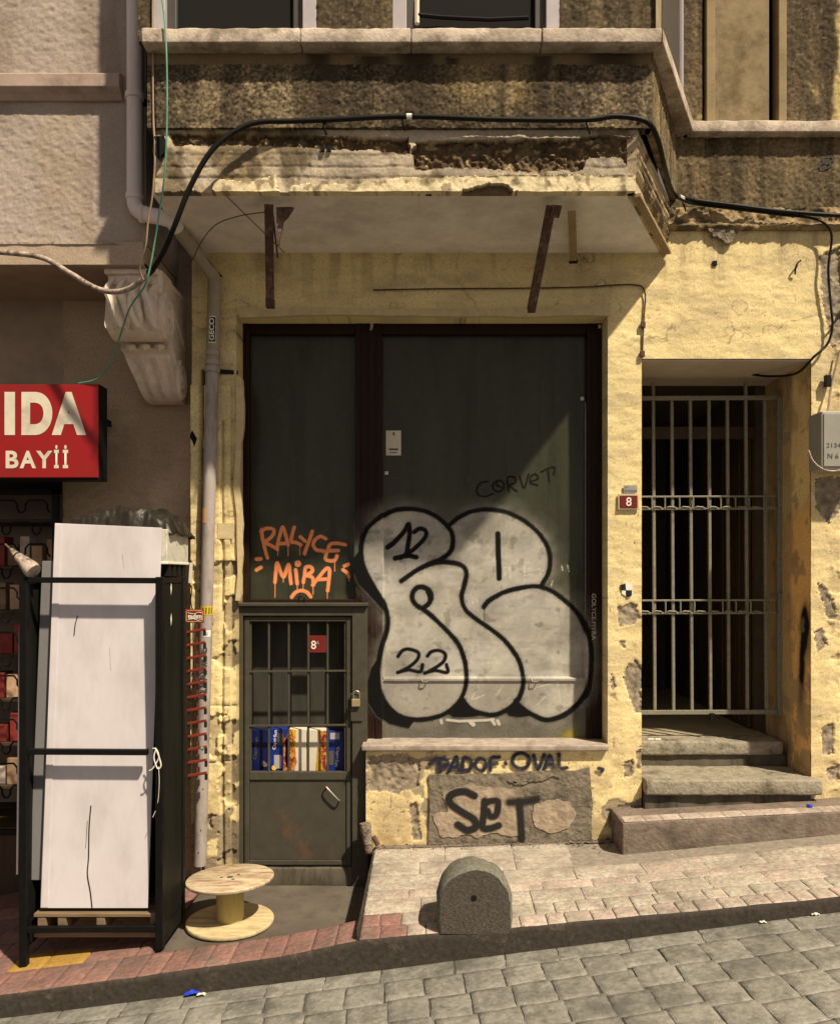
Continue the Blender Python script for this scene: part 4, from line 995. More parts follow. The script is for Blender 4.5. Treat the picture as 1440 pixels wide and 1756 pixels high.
def cor_c(p, u, v, h):
    x, y, brk, gap, crm = cor_masks(p)
    c = solid(x, (.45, .385, .30))*(.6+.8*fbm(x, y, 60, 110, 6))[..., None]
    c = mixc(c, .22*sm(.0, 1., np.exp(-((y-302+5*(fbm(x, y, 30, 97)-.5))/2.0)**2)+np.exp(-((y-287+5*(fbm(x, y, 30, 96)-.5))/2.0)**2)+np.exp(-((y-273)/2.0)**2)), (.14, .11, .07))
    c = mixc(c, .85*sm(.44, .62, fbm(x, y*.35, 38, 111))*sm(620, 500, x), (.12, .088, .05))
    c = mixc(c, .6*sm(.5, .65, fbm(x, y, 14, 112))*(x < 480), (.42, .33, .19))
    c = np.where(crm[..., None], solid(x, (.74, .64, .42))*(.70+.5*fbm(x, y, 20, 113, 5))[..., None], c)
    c = mixc(c, .85*crm*sm(.60, .68, fbm(x, y, 12, 114, 5)), (.28, .215, .13))
    c = np.where(gap[..., None], solid(x, (.16, .115, .065))*(.6+.8*fbm(x, y, 12, 115))[..., None], c)
    b = solid(x, (.105, .073, .043))*(.5+1.0*fbm(x, y, 14, 116))[..., None]
    b = mixc(b, sm(.62, .72, fbm(x, y*1.5, 12, 117)), (.40, .30, .16))
    c = np.where(brk[..., None], b, c)
    return mixc(c, .8*sm(.62, .75, fbm(x, y, 26, 118)), (.15, .115, .07))
panel('cornice', (-1.665, -.955, 4.497), (2.885, 0, 0), (0, 0, .375), (0, -1, 0), .006, cor_h, cor_c, M['plaster'], bld, .05)
patch('dark_hole', [(266, 236), (282, 234), (284, 262), (276, 276), (268, 268)], -.985, .02, M['black'], bld, .15, 2)
# hollow brick ends showing in the broken cornice
for px in (553, 564):
    MB().box(PX(px-3.2, -1.0), PX(px+3.2, -1.0), -.992, -.95, PZ(257, -1.0), PZ(248, -1.0)).build('brick_hole', M['black'], bld)
def side_h(p, u, v):
    h = .02*np.abs(np.sin((u*.0+v*1.0)/.055*pi))*(v > .09)+.012*(fbm(u, v, .08, 120)-.5)
    return h
def side_c(p, u, v, h):
    c = solid(u, (.46, .38, .26))*(.7+.6*fbm(u, v, .1, 121))[..., None]
    return mixc(c, sm(.52, .62, fbm(u, v, .10, 122)), (.17, .13, .085))
ns = np.array((.955, -.46, 0)); ns = ns/np.linalg.norm(ns)
panel('cornice_side', (1.222, -.955, 4.497), (.46, .955, 0), (0, 0, .375), tuple(ns), .008, side_h, side_c, M['plaster'], bld, .05)
MB().bar((1.235, -.93, 4.490), (1.68, -.02, 4.490), .05, .02).build('soffit_edge', M['trim_tan'], bld)
# dark grainy stucco
def st_h(p, u, v):
    a = p[..., 0]+p[..., 1]*1.3; z = p[..., 2]
    return .013*(fbm(a, z, .030, 130, 3)-.5)+.006*(vn(a, z, .011, 131)-.5)+.006*(fbm(a, z, .3, 132)-.5)
def st_c(p, u, v, h, dark=(.090, .070, .047), lite=(.22, .170, .105)):
    a = p[..., 0]+p[..., 1]*1.3; z = p[..., 2]
    k = fbm(a*2.2, z*.45, .30, 133)
    c = mixc(solid(a, dark), sm(.48, .72, k)*.8, lite)
    c = mixc(c, .7*sm(.52, .72, fbm(a*3, z*.2, .25, 134)), (.045, .034, .020))
    g = vn(a, z, .012, 135)
    c = c*(.55+.9*g)[..., None]
    return mixc(c, .40*sm(.82, .94, vn(a, z, .013, 136)), (.34, .28, .19))
def st_front(p, u, v, h):
    x, y = pxpy(p)
    c = st_c(p, u, v, h)
    for cx, wd in ((810, 45), (880, 28)):
        m = np.exp(-((x+6*(fbm(x, y, 20, 137)-.5)-cx)/wd)**2)*sm(215, 130, y)
        c = mixc(c, np.clip(m, 0, 1)*.6, (.34, .255, .13))*(.6+.7*vn(x, y, 3, 138))[..., None]
    for cx, wd in ((715, 42), (560, 30), (862, 9), (930, 20)):
        m = np.exp(-((x-cx)/wd)**2)*.75; c = mixc(c, m, (.040, .030, .018))
    return c
panel('stucco_wall', (-1.70, BF, 4.872), (3.018, 0, 0), (0, 0, PZ(110, BF)-4.872), (0, -1, 0), .0065, st_h, st_front, M['stucco'], bld, .08)
def band_c(p, u, v, h):
    x, y = pxpy(p)
    c = solid(x, (.20, .148, .085))*(.8+.4*fbm(x, y, 30, 140))[..., None]
    for cx, wd, hh in ((545, 22, 20), (640, 30, 16), (715, 36, 26), (775, 12, 14), (930, 18, 16), (1050, 46, 24)):
        m = np.exp(-(((x-cx+6*(fbm(x, y, 8, 141)-.5))/wd)**4))*(y > 112-hh+8*(fbm(x, y, 12, 142)-.5)); c = mixc(c, m*.85, (.035, .026, .016))
    return c
panel('plaster_band', (-1.70, BF+.004, PZ(110, BF)), (3.018, 0, 0), (0, 0, .13), (0, -1, 0), .012, None, band_c, M['plaster'], bld, .05)
def stside_c(p, u, v, h): return st_c(p, u, v, h, (.15, .115, .066), (.26, .20, .11))
panel('stucco_wall', (1.322, BF, 4.872), (.43, .98, 0), (0, 0, .56), (.9158, -.4017, 0), .010, st_h, stside_c, M['stucco'], bld, .05)
# ledge (sill band) right round the bay and on along the wall
sill_z0, sill_z1 = PZ(72, -1.08), PZ(47, -1.08)
led = [(-1.70, -1.08), (1.352, -1.08), (1.80, -.085), (5.2, -.085), (5.2, .02), (1.70, .02), (1.25, -.88), (-1.70, -.88)]
bm = bmesh.new()
def sill_piece(name, x0, x1): return rough_box(name, x0, x1, -1.08, -.90, sill_z0, sill_z1, .04, .010, M['sill'], bld, seed=int(x0*10)+50, bev=.008)
sxs = [-1.70, PX(515, -1.08), PX(705, -1.08), PX(930, -1.08), 1.352]
for a, b in zip(sxs[:-1], sxs[1:]): sill_piece('sill_stone', a, b-.004)
MB().prism([(1.355, -1.08), (1.84, -.09), (1.78, .0), (1.68, -.0), (1.25, -.90)], 'z', sill_z0+.002, sill_z1-.002).build('sill_stone', M['sill'], bld, .006)
rough_box('sill_stone', 1.83, 5.2, -.09, .02, sill_z0-.002, sill_z1-.006, .05, .010, M['sill'], bld, seed=60, bev=.008)
# windows of the bay
def win(px0, px1, label, broken=False):
    wn = bpy.data.objects.new('bay_window', None); COL.objects.link(wn); wn.parent = bld; wn.location = -wloc(bld); wn['label'] = label
    Y = BF+.02; z0 = sill_z1-.01; z1 = 7.0
    for a, b in ((px0-24, px0), (px1, px1+24)):
        MB().box(PX(a, Y), PX(b, Y), Y-.01, Y+.10, z0, z1).build('jamb', M['pvc'], wn, .004)
    for a, b in ((px0, px0+16), (px1-18, px1)):
        MB().box(PX(a, Y), PX(b, Y), Y+.03, Y+.10, z0, z1).build('frame', M['pvc_dark'], wn, .006)
    MB().box(PX(px0+16, Y), PX(px1-18, Y), Y+.03, Y+.10, z0, z0+.055).build('frame', M['pvc_dark'], wn, .006)
    panel('pane', (PX(px0+14, Y), Y+.07, z0+.02), (PX(px1-14, Y)-PX(px0+14, Y), 0, 0), (0, 0, z1-z0-.02), (0, -1, 0), .03, None, lambda p, u, v, h: solid(u, (.060, .055, .042))*(.6+.8*fbm(u, v, .3, 150))[..., None], M['glassdust'], wn)
    if broken:
        pr = [P(px0+20, 25, Y+.02), P(px0+60, 29, Y+.03), P(px0+140, 33, Y+.02), P(px1-30, 30, Y+.03)]
        MB().tube(pr, .012, 6).build('torn_seal', M['cable_black'], wn)
        pr = [P(px0+18, 40, Y+.02), P(px0+18, 0, Y+.03), P(px0+26, -20, Y+.02)]
        MB().tube(pr, .016, 6).build('torn_seal', M['offwhite'], wn)
        MB().box(PX(px0+20, Y), PX(px1-22, Y), Y-.005, Y+.03, z0, z0+.018).build('rubble_strip', M['spall'], wn, .004)
    return wn
win(284, 519, 'left dark window of the stucco bay')
win(697, 936, 'right dark window of the stucco bay with a torn seal', True)
def pierp(px0, px1): panel('stucco_pier', (PX(px0, BF), BF+.006, sill_z1-.012), (PX(px1, BF)-PX(px0, BF), 0, 0), (0, 0, 1.6), (0, -1, 0), .008, st_h, lambda p, u, v, h: st_c(p, u, v, h, (.075, .058, .036), (.14, .105, .06)), M['stucco'], bld, .06)
pierp(543, 673); pierp(960, 1122); pierp(236, 260)
# white framed window on the slanted side, seen edge on
MB().prism([(1.335, -1.0), (1.36, -.97), (1.40, -.88), (1.37, -.86)], 'z', sill_z1, 7.0).build('corner_strip', M['trim_tan'], bld)
MB().prism([(1.41, -.86), (1.74, -.12), (1.70, -.10), (1.37, -.84)], 'z', sill_z1, 7.0).build('slanted_window', M['pvc_dark'], bld)
MB().prism([(1.745, -.14), (1.785, -.05), (1.74, -.03), (1.70, -.12)], 'z', sill_z1-.004, 7.0).build('corner_strip', M['pvc'], bld)
# upper wall on the right
panel('stucco_wall', (1.70, -.012, 4.81), (3.4, 0, 0), (0, 0, sill_z0-4.81), (0, -1, 0), .008, st_h, lambda p, u, v, h: st_c(p, u, v, h, (.10, .076, .045), (.19, .14, .08)), M['stucco'], bld, .03)
def up_c(p, u, v, h):
    x, y = pxpy(p); c = st_c(p, u, v, h, (.085, .065, .040), (.15, .11, .065))
    return mixc(c, sm(.48, .64, fbm(x, y, 50, 151, 6)+.42*sm(1415, 1450, x)-.24), (.46, .36, .17))
MB().box(1.70, 5.2, .10, .12, sill_z1-.05, 7.0).build('recess_back', M['black'], bld)
panel('stucco_wall', (PX(1165), -.008, sill_z1-.02), (PX(1203)-PX(1165), 0, 0), (0, 0, 1.7), (0, -1, 0), .009, st_h, up_c, M['stucco'], bld, .10)
panel('stucco_wall', (PX(1347), -.008, sill_z1-.02), (5.2-PX(1347), 0, 0), (0, 0, 1.7), (0, -1, 0), .009, st_h, up_c, M['stucco'], bld, .10)
MB().box(PX(1209), PX(1224), -.03, .09, sill_z1-.02, 7.0).build('plaster_strip', M['trim_tan'], bld, .006)
MB().box(PX(1225), PX(1318), -.005, .09, sill_z1-.02, 7.0).build('infill_panel', M['board_panel'], bld, .004)
MB().box(PX(1332), PX(1346), -.03, .09, sill_z1-.02, 7.0).build('plaster_strip', M['trim_tan'], bld, .006)
# broken string course between the yellow wall and the stucco
def crs_h(p, u, v): return .05*(fbm(u, v, .10, 160, 6)-.35)+.02*(vn(u, v, .018, 164)-.5)+.03*np.exp(-((v-.02)/.02)**2)+.02*(fbm(u*.3, v, .04, 161)-.5)
def crs_c(p, u, v, h):
    c = solid(u, (.30, .225, .125))*(.6+.8*fbm(u*.5, v, .08, 162))[..., None]
    return mixc(c, sm(.5, .65, fbm(u, v, .12, 163)), (.10, .075, .045))
panel('string_course', (1.66, -.015, 4.655), (3.5, 0, 0), (0, 0, .16), (0, -1, 0), .010, crs_h, crs_c, M['plaster'], bld, .03)
text('wall_number', '8 5', PX(1402, -.02), PZ(290, -.02), -.0185, .10, .30, M['ink'], bld, shear=.3)

# ================================================================== MAUVE BUILDING ON THE LEFT
lb = thing('neighbour_building', 'mauve stucco building on the left with a scrolled console', 'building', (-3, .4, -.1))
LF = -.50; LW = .20; LBZ = 4.224; LXR = -1.871
def lw_h(p, u, v):
    x, z = p[..., 0], p[..., 2]
    return .010*(fbm(x, z*1.2, .035, 200, 3)-.5)+.004*(vn(x, z, .012, 201)-.5)+.008*(fbm(x, z, .5, 202)-.5)
def lw_c(p, u, v, h):
    x, z = p[..., 0], p[..., 2]
    c = solid(x, (.375, .32, .285))*(.82+.36*fbm(x, z, .35, 203))[..., None]
    c = mixc(c, .5*sm(.52, .72, fbm(x*2.5, z*.5, .4, 204)), (.26, .20, .165))
    return mixc(c, .45*sm(.55, .7, fbm(x, z, .6, 205)), (.34, .27, .18))
panel('upper_wall', (-5.2, LF, 4.375), (5.2+LXR, 0, 0), (0, 0, 2.7), (0, -1, 0), .0085, lw_h, lw_c, M['stucco'], lb, .70)
m_ = MB()
zt_, zb_ = PZ(124, LF-.07), PZ(151, LF-.07)
m_.prism([(LF+.02, zt_+.03), (LF-.05, zt_+.01), (LF-.08, zt_-.01), (LF-.08, zb_+.01), (LF-.04, zb_-.02), (LF-.02, zb_-.05), (LF+.02, zb_-.05)], 'x', -5.2, PX(212, LF))
m_.build('moulding', M['mauve'], lb, .004)
def fas_c(p, u, v, h): return solid(u, (.42, .335, .265))*(.8+.4*fbm(u, v, .25, 206))[..., None]
panel('fascia', (-5.2, LF-.018, LBZ), (5.2+LXR-.01, 0, 0), (0, 0, .145), (0, -1, 0), .012, lambda p, u, v: .01*(fbm(u, v, .1, 207)-.5), fas_c, M['plaster'], lb, .68)
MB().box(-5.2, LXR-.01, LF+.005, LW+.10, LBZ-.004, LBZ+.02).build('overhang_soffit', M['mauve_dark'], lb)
MB().bar(P(-60, 417, LF-.02), P(205, 417, LF-.02), .010, .012).build('flashing', M['cable_white'], lb)
def lo_h(p, u, v):
    x, z = p[..., 0], p[..., 2]
    return .030*(fbm(x*.33, z, .036, 210, 3)-.5)*sm(4.1, 3.9, z)+.008*(fbm(x, z, .4, 211)-.5)
def lo_c(p, u, v, h):
    x, z = p[..., 0], p[..., 2]
    c = solid(x, (.44, .345, .25))*(.8+.4*fbm(x, z, .4, 212))[..., None]
    return mixc(c, .6*sm(.5, .7, fbm(x, z, .5, 213)), (.30, .23, .16))
panel('lower_wall', (-2.72, LW, -.4), (.985, 0, 0), (0, 0, 4.65), (0, -1, 0), .010, lo_h, lo_c, M['plaster'], lb, .5)
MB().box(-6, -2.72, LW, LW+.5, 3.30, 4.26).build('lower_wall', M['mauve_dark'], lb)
MB().box(-2.05, -1.64, LW+.02, LW+.14, 3.0, 7.0).build('party_wall', M['mauve'], lb)
# scrolled console
cons = bpy.data.objects.new('console', None); COL.objects.link(cons); cons.parent = lb; cons.location = -wloc(lb)
cons['label'] = 'carved pale scroll console under the overhang'
M['carved'] = mat('pale_carved_plaster', (.72, .63, .54), .85, var=.12, scale=18, bump=.2, bscale=40, bdist=.003, col2=(.50, .42, .34), c2scale=5, c2lo=.5, c2hi=.75)
prof = [(-.42, 4.225), (-.42, 4.13), (-.45, 4.08), (-.485, 4.00), (-.49, 3.92), (-.46, 3.84), (-.40, 3.79), (-.32, 3.775), (-.22, 3.80), (-.215, 3.775), (-.24, 3.745), (-.20, 3.725), (-.175, 3.69), (-.13, 3.62), (-.07, 3.55), (-.02, 3.50), (.05, 3.465), (.12, 3.45), (.19, 3.45)]
prof = [(p.x, p.y) for p in spl([Vector((a, b, 0)) for a, b in prof], 4)]
xl0, xr0 = -2.150, -1.812
v_ = []; f_ = []; n = len(prof)
for k, (yy, zz) in enumerate(prof):
    t = (4.225-zz)/.775; xl = xl0+.085*sm(.45, 1., t); nseg = 30
    for j in range(nseg+1):
        s = j/nseg; x = xl+(xr0-xl)*s
        bulge = .018*math.sin(pi*s)*(1 if zz > 3.79 else .3)+(.034*math.cos(s*6*pi+2.5*math.sin((zz-3.8)*9)) if 3.82 < zz < 4.12 else (.016*math.cos(s*6*pi) if zz < 3.7 else 0))
        v_.append((x, yy-float(bulge), zz))
for k in range(n-1):
    for j in range(nseg): a = k*(nseg+1)+j; f_.append((a, a+1, a+nseg+2, a+nseg+1))
m_ = MB(); m_.add(v_, f_)
rt = [v_[k*(nseg+1)+nseg] for k in range(n)]; lf = [v_[k*(nseg+1)] for k in range(n)]
m_.add(rt+[(xr0, .2, 4.225)], [tuple(range(n+1))]); m_.add(lf+[(xl0, .2, 4.225)], [tuple(range(n, -1, -1))])
m_.add([v_[0], v_[nseg], (xr0, .2, 4.225), (xl0, .2, 4.225)], [(0, 1, 2, 3)]); m_.add([v_[-nseg-1], v_[-1], (xr0, .2, 3.45), (v_[-nseg-1][0], .2, 3.45)], [(0, 1, 2, 3)])
m_.build('scroll_body', M['carved'], cons, smooth=True)
MB().box(xl0-.012, xr0+.012, -.462, .19, 4.185, 4.222).build('abacus', M['carved'], cons, .01)
# volutes on the side, leaf ribs and the egg row on the front
def spiral(cy, cz, r, turns, x):
    return [(x, cy+r*(1-k/40)*cos(k/40*turns*2*pi+2.2), cz+r*(1-k/40)*sin(k/40*turns*2*pi+2.2)) for k in range(38)]
MB().prism([(-.33+.125*cos(t*pi/14), 3.945+.165*sin(t*pi/14)) for t in range(28)], 'x', xr0-.01, xr0+.035).build('volute_disc', M['carved'], cons, .012)
MB().prism([(-.44, 4.22), (-.22, 4.22), (-.25, 4.06), (-.43, 4.06)], 'x', xr0-.01, xr0+.028).build('volute_stem', M['carved'], cons, .01)
MB().tube([(a, -.33+(b+.33)*.9, 3.945+(c-3.945)*1.2) for a, b, c in spiral(-.33, 3.945, .125, 2.6, xr0+.036)], .013, 6).build('volute', M['carved'], cons, smooth=True)
MB().tube([(a, .07+(b-.07)*.8, 3.60+(c-3.60)*1.2) for a, b, c in spiral(.07, 3.60, .13, 2.4, xr0+.008)], .015, 6).build('volute', M['carved'], cons, smooth=True)
MB().tube([(xr0+.004, -.23, 3.82), (xr0+.004, -.10, 3.72), (xr0+.004, .02, 3.60), (xr0+.004, .10, 3.50)], .010, 6).build('side_rib', M['carved'], cons, smooth=True)
MB().tube([(xr0+.004, -.22, 4.12), (xr0+.004, .02, 3.95), (xr0+.004, .16, 3.84)], .007, 6).build('side_rib', M['carved'], cons, smooth=True)
for j in range(3):
    x = xl0+.06+.10*j
    MB().tube([(x, -.245, 3.765), (x+.03, -.26, 3.752), (x+.06, -.245, 3.765)], [.016, .030, .016], 8).build('bead', M['carved'], cons, smooth=True)
for j in range(4):
    x = xl0+.05+.08*j
    MB().tube(spl([(x, -.43, 4.17), (x-.03, -.49, 4.08), (x+.01, -.515, 3.98), (x+.03, -.49, 3.88), (x+.01, -.43, 3.82)], 4), [.006+.020*sin(pi*k/16) for k in range(17)], 7).build('leaf', M['carved'], cons, smooth=True)
for j in range(2):
    x = xl0+.15+.10*j
    MB().tube(spl([(x, -.215, 3.70), (x+.012, -.13, 3.60), (x+.02, -.02, 3.49)], 5), .007, 6).build('flute', M['carved'], cons, smooth=True)

# shuttered kiosk opening left of the wall
gy = .12
kio = thing('shop_shelves', 'dim shelves of packets behind the lattice grille on the far left', 'shelves', (-3.2, .8, .1))
MB().box(-5, -2.74, 1.0, 1.02, -.2, 3.3).build('back_panel', M['mauve_dark'], kio)
MB().box(-5, -2.74, .3, 1.0, -.2, .30).build('base_cabinet', M['hall_wood'], kio)
for zz in (.55, .88, 1.22, 1.56, 1.90, 2.24, 2.60):
    MB().box(-5, -2.745, .45, 1.0, zz, zz+.025).build('shelf', M['hall_wood'], kio, .003)
for zz in (.575, .905, 1.245, 1.585, 1.925, 2.265):
    x = -2.80
    for k in range(7):
        w_ = random.uniform(.07, .13); h_ = random.uniform(.12, .24)
        o = MB().box(x-w_, x, .46+random.uniform(0, .05), .62, zz, zz+h_).build('packet', random.choice((M['goods_tan'], M['goods_pale'], M['goods_red'], M['goods_tan'])), None, .006)
        nm_ = ('lowest', 'second', 'third', 'fourth', 'fifth', 'highest')[(.575, .905, 1.245, 1.585, 1.925, 2.265).index(zz)]
        tag(o, '%s packet, %s from the wall on the %s kiosk shelf behind the grille' % ({'goods_tan': 'tan', 'goods_pale': 'pale', 'goods_red': 'red'}[[k_ for k_ in M if o.data.materials[0] == M[k_]][0]], ('first', 'second', 'third', 'fourth', 'fifth', 'sixth', 'seventh')[k], nm_), 'packet', 'packets on the kiosk shelves')
        x -= w_+random.uniform(.006, .03)
gr = thing('lattice_grille', 'black folding lattice grille across the kiosk on the far left', 'grille', (-3.4, gy, -.1))
r_ = 0; zz = .45
while zz < 2.75:
    pts = []; x = -2.78+(.11 if r_ % 2 else 0)
    while x > -4.2:
        for ddx, ddz in ((0, -.04), (-.02, -.015), (-.02, .02), (-.045, .05), (-.155, .05), (-.18, .02), (-.18, -.015), (-.20, -.04)):
            pts.append((x+ddx, gy, zz+ddz))
        x -= .22
    MB().tube(pts, .0075, 5).build('lattice_strand', M['dark_metal'], gr)
    r_ += 1; zz += .16
for zz in (.30, 2.78):
    MB().box(-4.3, -2.72, gy-.02, gy+.02, zz, zz+.04).build('grille_rail', M['dark_metal'], gr, .003)
MB().box(-2.76, -2.72, gy-.02, gy+.03, -.1, 2.82).build('grille_post', M['dark_metal'], gr, .003)
MB().box(-5, -2.72, LW-.02, LW+.3, 2.82, 3.30).build('shutter_box', M['dark_metal'], gr, .004)
# red sign
SY = -.30
sg = thing('shop_sign', 'red box sign with large white letters above the white board', 'sign', P(80, 818, SY))
ax, bx_ = PX(-120, SY), PX(168, SY)
za, zb2 = PZ(819, SY), PZ(659, SY)
MB().box(ax, bx_, SY, SY+.13, za, zb2).build('face', M['sign_red'], sg, .004)
MB().box(ax, bx_+.006, SY+.012, SY+.15, za-.014, zb2+.004).build('casing', M['dark_metal'], sg, .004)
MB().box(-2.66, -2.60, SY+.13, LW, zb2-.2, zb2-.16).build('bracket_arm', M['dark_metal'], sg)
MB().box(-2.40, -2.36, SY+.13, LW, zb2-.2, zb2-.16).build('bracket_arm', M['dark_metal'], sg)
for ch, px0, px1 in (('I', 8, 26), ('D', 37, 90), ('A', 89, 148)):
    text('letter', ch, PX(px0, SY), PZ(746, SY), SY-.001, PZ(672, SY)-PZ(746, SY), PX(px1, SY)-PX(px0, SY), M['sign_white'], sg, bold=.055 if ch != 'I' else .02)
for ch, px0, px1, top_ in (('B', 10, 32, 773), ('A', 34, 62, 773), ('Y', 62, 90, 773), ('İ', 93, 101, 763), ('İ', 108, 117, 763)):
    text('letter', ch, PX(px0, SY), PZ(803, SY), SY-.001, PZ(top_, SY)-PZ(803, SY), PX(px1, SY)-PX(px0, SY), M['sign_white'], sg, bold=.03)

# ================================================================== PIPES AND CABLES
dp = thing('drainpipe', 'white plastic drainpipe bending back to a grey lower pipe', 'drainpipe', (-1.62, -.08, .1))
PY = LF-.062; pxx = PX(231, PY)
MB().tube([(pxx, PY, 7.0), (pxx, PY, PZ(338, PY))], .050, 24).build('upper_pipe', M['pipe_white'], dp, smooth=True)
MB().tube([(pxx, PY, PZ(160, PY)), (pxx, PY, PZ(170, PY))], .060, 24).build('clamp', M['pipe_white'], dp, .004, smooth=True)
MB().box(pxx-.015, pxx+.10, PY+.03, LF+.01, PZ(172, PY), PZ(164, PY)).build('clamp_strap', M['dark_metal'], dp)
MB().tube([(pxx, PY, PZ(333, PY)), (pxx, PY, PZ(342, PY))], .056, 24).build('collar', M['pipe_white'], dp, smooth=True)
el = spl([(pxx, PY, PZ(340, PY)), (pxx+.004, PY, PZ(352, PY)), (pxx+.03, PY, PZ(362, PY)), (pxx+.09, PY, PZ(368, PY)), (PX(275, -.60), -.60, PZ(372, -.60)), (PX(292, -.58), -.57, PZ(378, -.57)), (PX(303, -.5), -.50, PZ(390, -.5))], 5)
MB().tube(el, .049, 20).build('elbow', M['pipe_white'], dp, smooth=True)
MB().tube([P(241, 366, PY), P(247, 367, PY)], .055, 20).build('collar', M['pipe_white'], dp, smooth=True)
lo = spl([P(303, 390, -.50), P(325, 418, -.34), P(350, 450, -.17), P(364, 470, -.09), P(368, 486, -.075), P(368, 500, -.075)], 5)
MB().tube(lo, .046, 20).build('sloping_pipe', M['pipe_dim'], dp, smooth=True)
pa, pb_ = P(368, 490, -.075), P(343, 1484, -.085)
def pp(py): t = (py-490)/(1484-490); return pa.lerp(pb_, t)
MB().tube([pp(488), pp(640)], .047, 20).build('lower_pipe', M['pipe_dim'], dp, smooth=True)
MB().tube([pp(630), pp(1484)], .044, 20).build('lower_pipe', M['pipe_grey'], dp, smooth=True)
for py in (606, 622, 634): MB().tube([pp(py-4), pp(py+4)], .053, 20).build('collar', M['pipe_grey'], dp, smooth=True)
MB().bar(pp(634)+Vector((0, .04, 0)), pp(634)+Vector((.16, .09, 0)), .015, .03).build('clamp_strap', M['dark_metal'], dp)
def wrap(name, py0, py1, a0, a1, mt, r=.0465, par=None):
    m_ = MB(); A = pp(py0); B = pp(py1); vs = []; k = 10
    for e in (A, B):
        for j in range(k+1):
            a = radians(a0+(a1-a0)*j/k); vs.append((e.x+r*sin(a), e.y-r*cos(a), e.z))
    m_.add(vs, [(j, j+1, k+2+j, k+1+j) for j in range(k)])
    return m_.build(name, mt, par, smooth=True)
def wtext(name, body, py0, py1, mt, par, hgt, r=.0505, flip=False):
    A = pp(py0); B = pp(py1)
    return text(name, body, A.x+hgt/2, B.z, A.y-r, hgt, A.z-B.z, mt, par, rot=pi/2, bold=.03)
st = thing('pipe_sticker', 'black and white lettered sticker on the grey drainpipe', 'sticker', pp(590))
wrap('white_border', 545, 591, -24, 34, M['white'], .0485, st)
wrap('black_strip', 547, 589, -20, 30, M['ink'], .0495, st)
wtext('lettering', 'GECO', 549, 587, M['white'], st, .034, .0525)
o = wrap('orange_light_and_border', 872, 898, -78, -8, M['orange_border_and_light'], .0455); tag(o, 'small orange spot of light painted on the left of the grey drainpipe', 'label')  # spot of light leaking past the bay, painted orange on the pipe
yt = thing('yellow_tape', 'yellow and black tape round the grey drainpipe', 'tape', pp(1056))
wrap('tape', 1040, 1055, -70, 90, M['yellow_tape'], .0455, yt)
for a in (-20, 8, 34, 58): wrap('black_mark', 1042, 1053, a, a+9, M['ink'], .0465, yt)
ns_ = thing('white_sticker', 'tiny white sticker below the yellow tape on the drainpipe', 'sticker', pp(1092))
wrap('paper', 1081, 1092, 0, 60, M['white'], .0455, ns_)
A = pp(1091); text('lettering', 'NV', A.x+.005, A.z+.006, A.y-.047, .026, .026, M['ink'], ns_)
wtext('marker_writing', 'ALBAHIDE', 1110, 1200, M['ink_grey'], dp, .05, .0475)
for py, a in ((1420, 10), (1458, -5), (1350, 20)): wrap('speck', py, py+3, a, a+8, M['ink'], .0447, dp)
# square of leaked light beside the pipe, painted as a tan patch
patch('painted_light_square', [(374, 897), (400, 897), (400, 924), (373, 924)], -.034, .004, M['cream_flake_and_light'], bld, .02, 1)

def cable(name, pts, r, mt, label, n=8, sub=8):
    o = MB().tube(spl([P(*p) for p in pts], sub), r, n).build(name, mt, None, smooth=True)
    return tag(o, label, 'cable')
blk = [(262, 462, -.86), (282, 428, -.95), (300, 385, -1.04), (330, 312, -1.075), (370, 250, -1.085), (430, 212, -1.06), (500, 207, -1.03), (560, 205, -1.02), (700, 199, -1.018), (850, 204, -1.018), (1000, 205, -1.018), (1055, 199, -1.02), (1108, 208, -1.015), (1128, 240, -.93), (1140, 290, -.72), (1155, 332, -.33), (1185, 342, -.09), (1260, 352, -.075), (1340, 362, -.08), (1440, 369, -.08), (1560, 374, -.08)]
cb = thing('power_cable', 'thick black cable running along the stucco bay', 'cable', P(262, 462, -.86))
MB().tube(spl([P(*p) for p in blk], 8), .0155, 10).build('sheath', M['cable_black'], cb, smooth=True)
blk2 = [(1160, 338, -.33), (1190, 349, -.07), (1260, 358, -.065), (1340, 368, -.065), (1400, 376, -.07), (1425, 400, -.07), (1420, 460, -.06), (1424, 520, -.05), (1427, 560, -.05), (1418, 590, -.05), (1395, 612, -.05), (1365, 640, .08), (1320, 645, .30), (1290, 642, .42)]
cable('service_cable', blk2, .009, M['cable_black'], 'thin black cable dropping beside the gate opening')
for px, py in ((555, 212), (690, 205), (1005, 211), (1170, 346)):
    a = P(px, py, -1.0 if px < 1100 else -.05); MB().tube([a, a+Vector((.0, -.03, -.03)), a+Vector((.02, -.01, -.07))], .006, 6).build('cable_tie', M['cable_black'], cb)
MB().tube([P(697, 199, -1.018), P(706, 199, -1.018)], .0165, 10).build('tape_band', M['white'], cb)
MB().tube([P(1163, 337, -.27), P(1170, 340, -.2)], .018, 10).build('tape_band', M['white_plain'], cb)
MB().tube([P(254, 468, -.85), P(262, 461, -.86)], .021, 10).build('tape_band', M['ink'], cb)
cable('grey_cable', [(-620, 405, -.56), (-400, 412, -.57), (-140, 420, -.58), (-60, 428, -.58), (0, 432, -.58), (70, 441, -.59), (120, 468, -.62), (165, 494, -.68), (200, 500, -.73), (230, 490, -.79), (258, 466, -.85)], .017, M['cable_white'], 'sagging dirty white cable crossing in front of the console', 10)
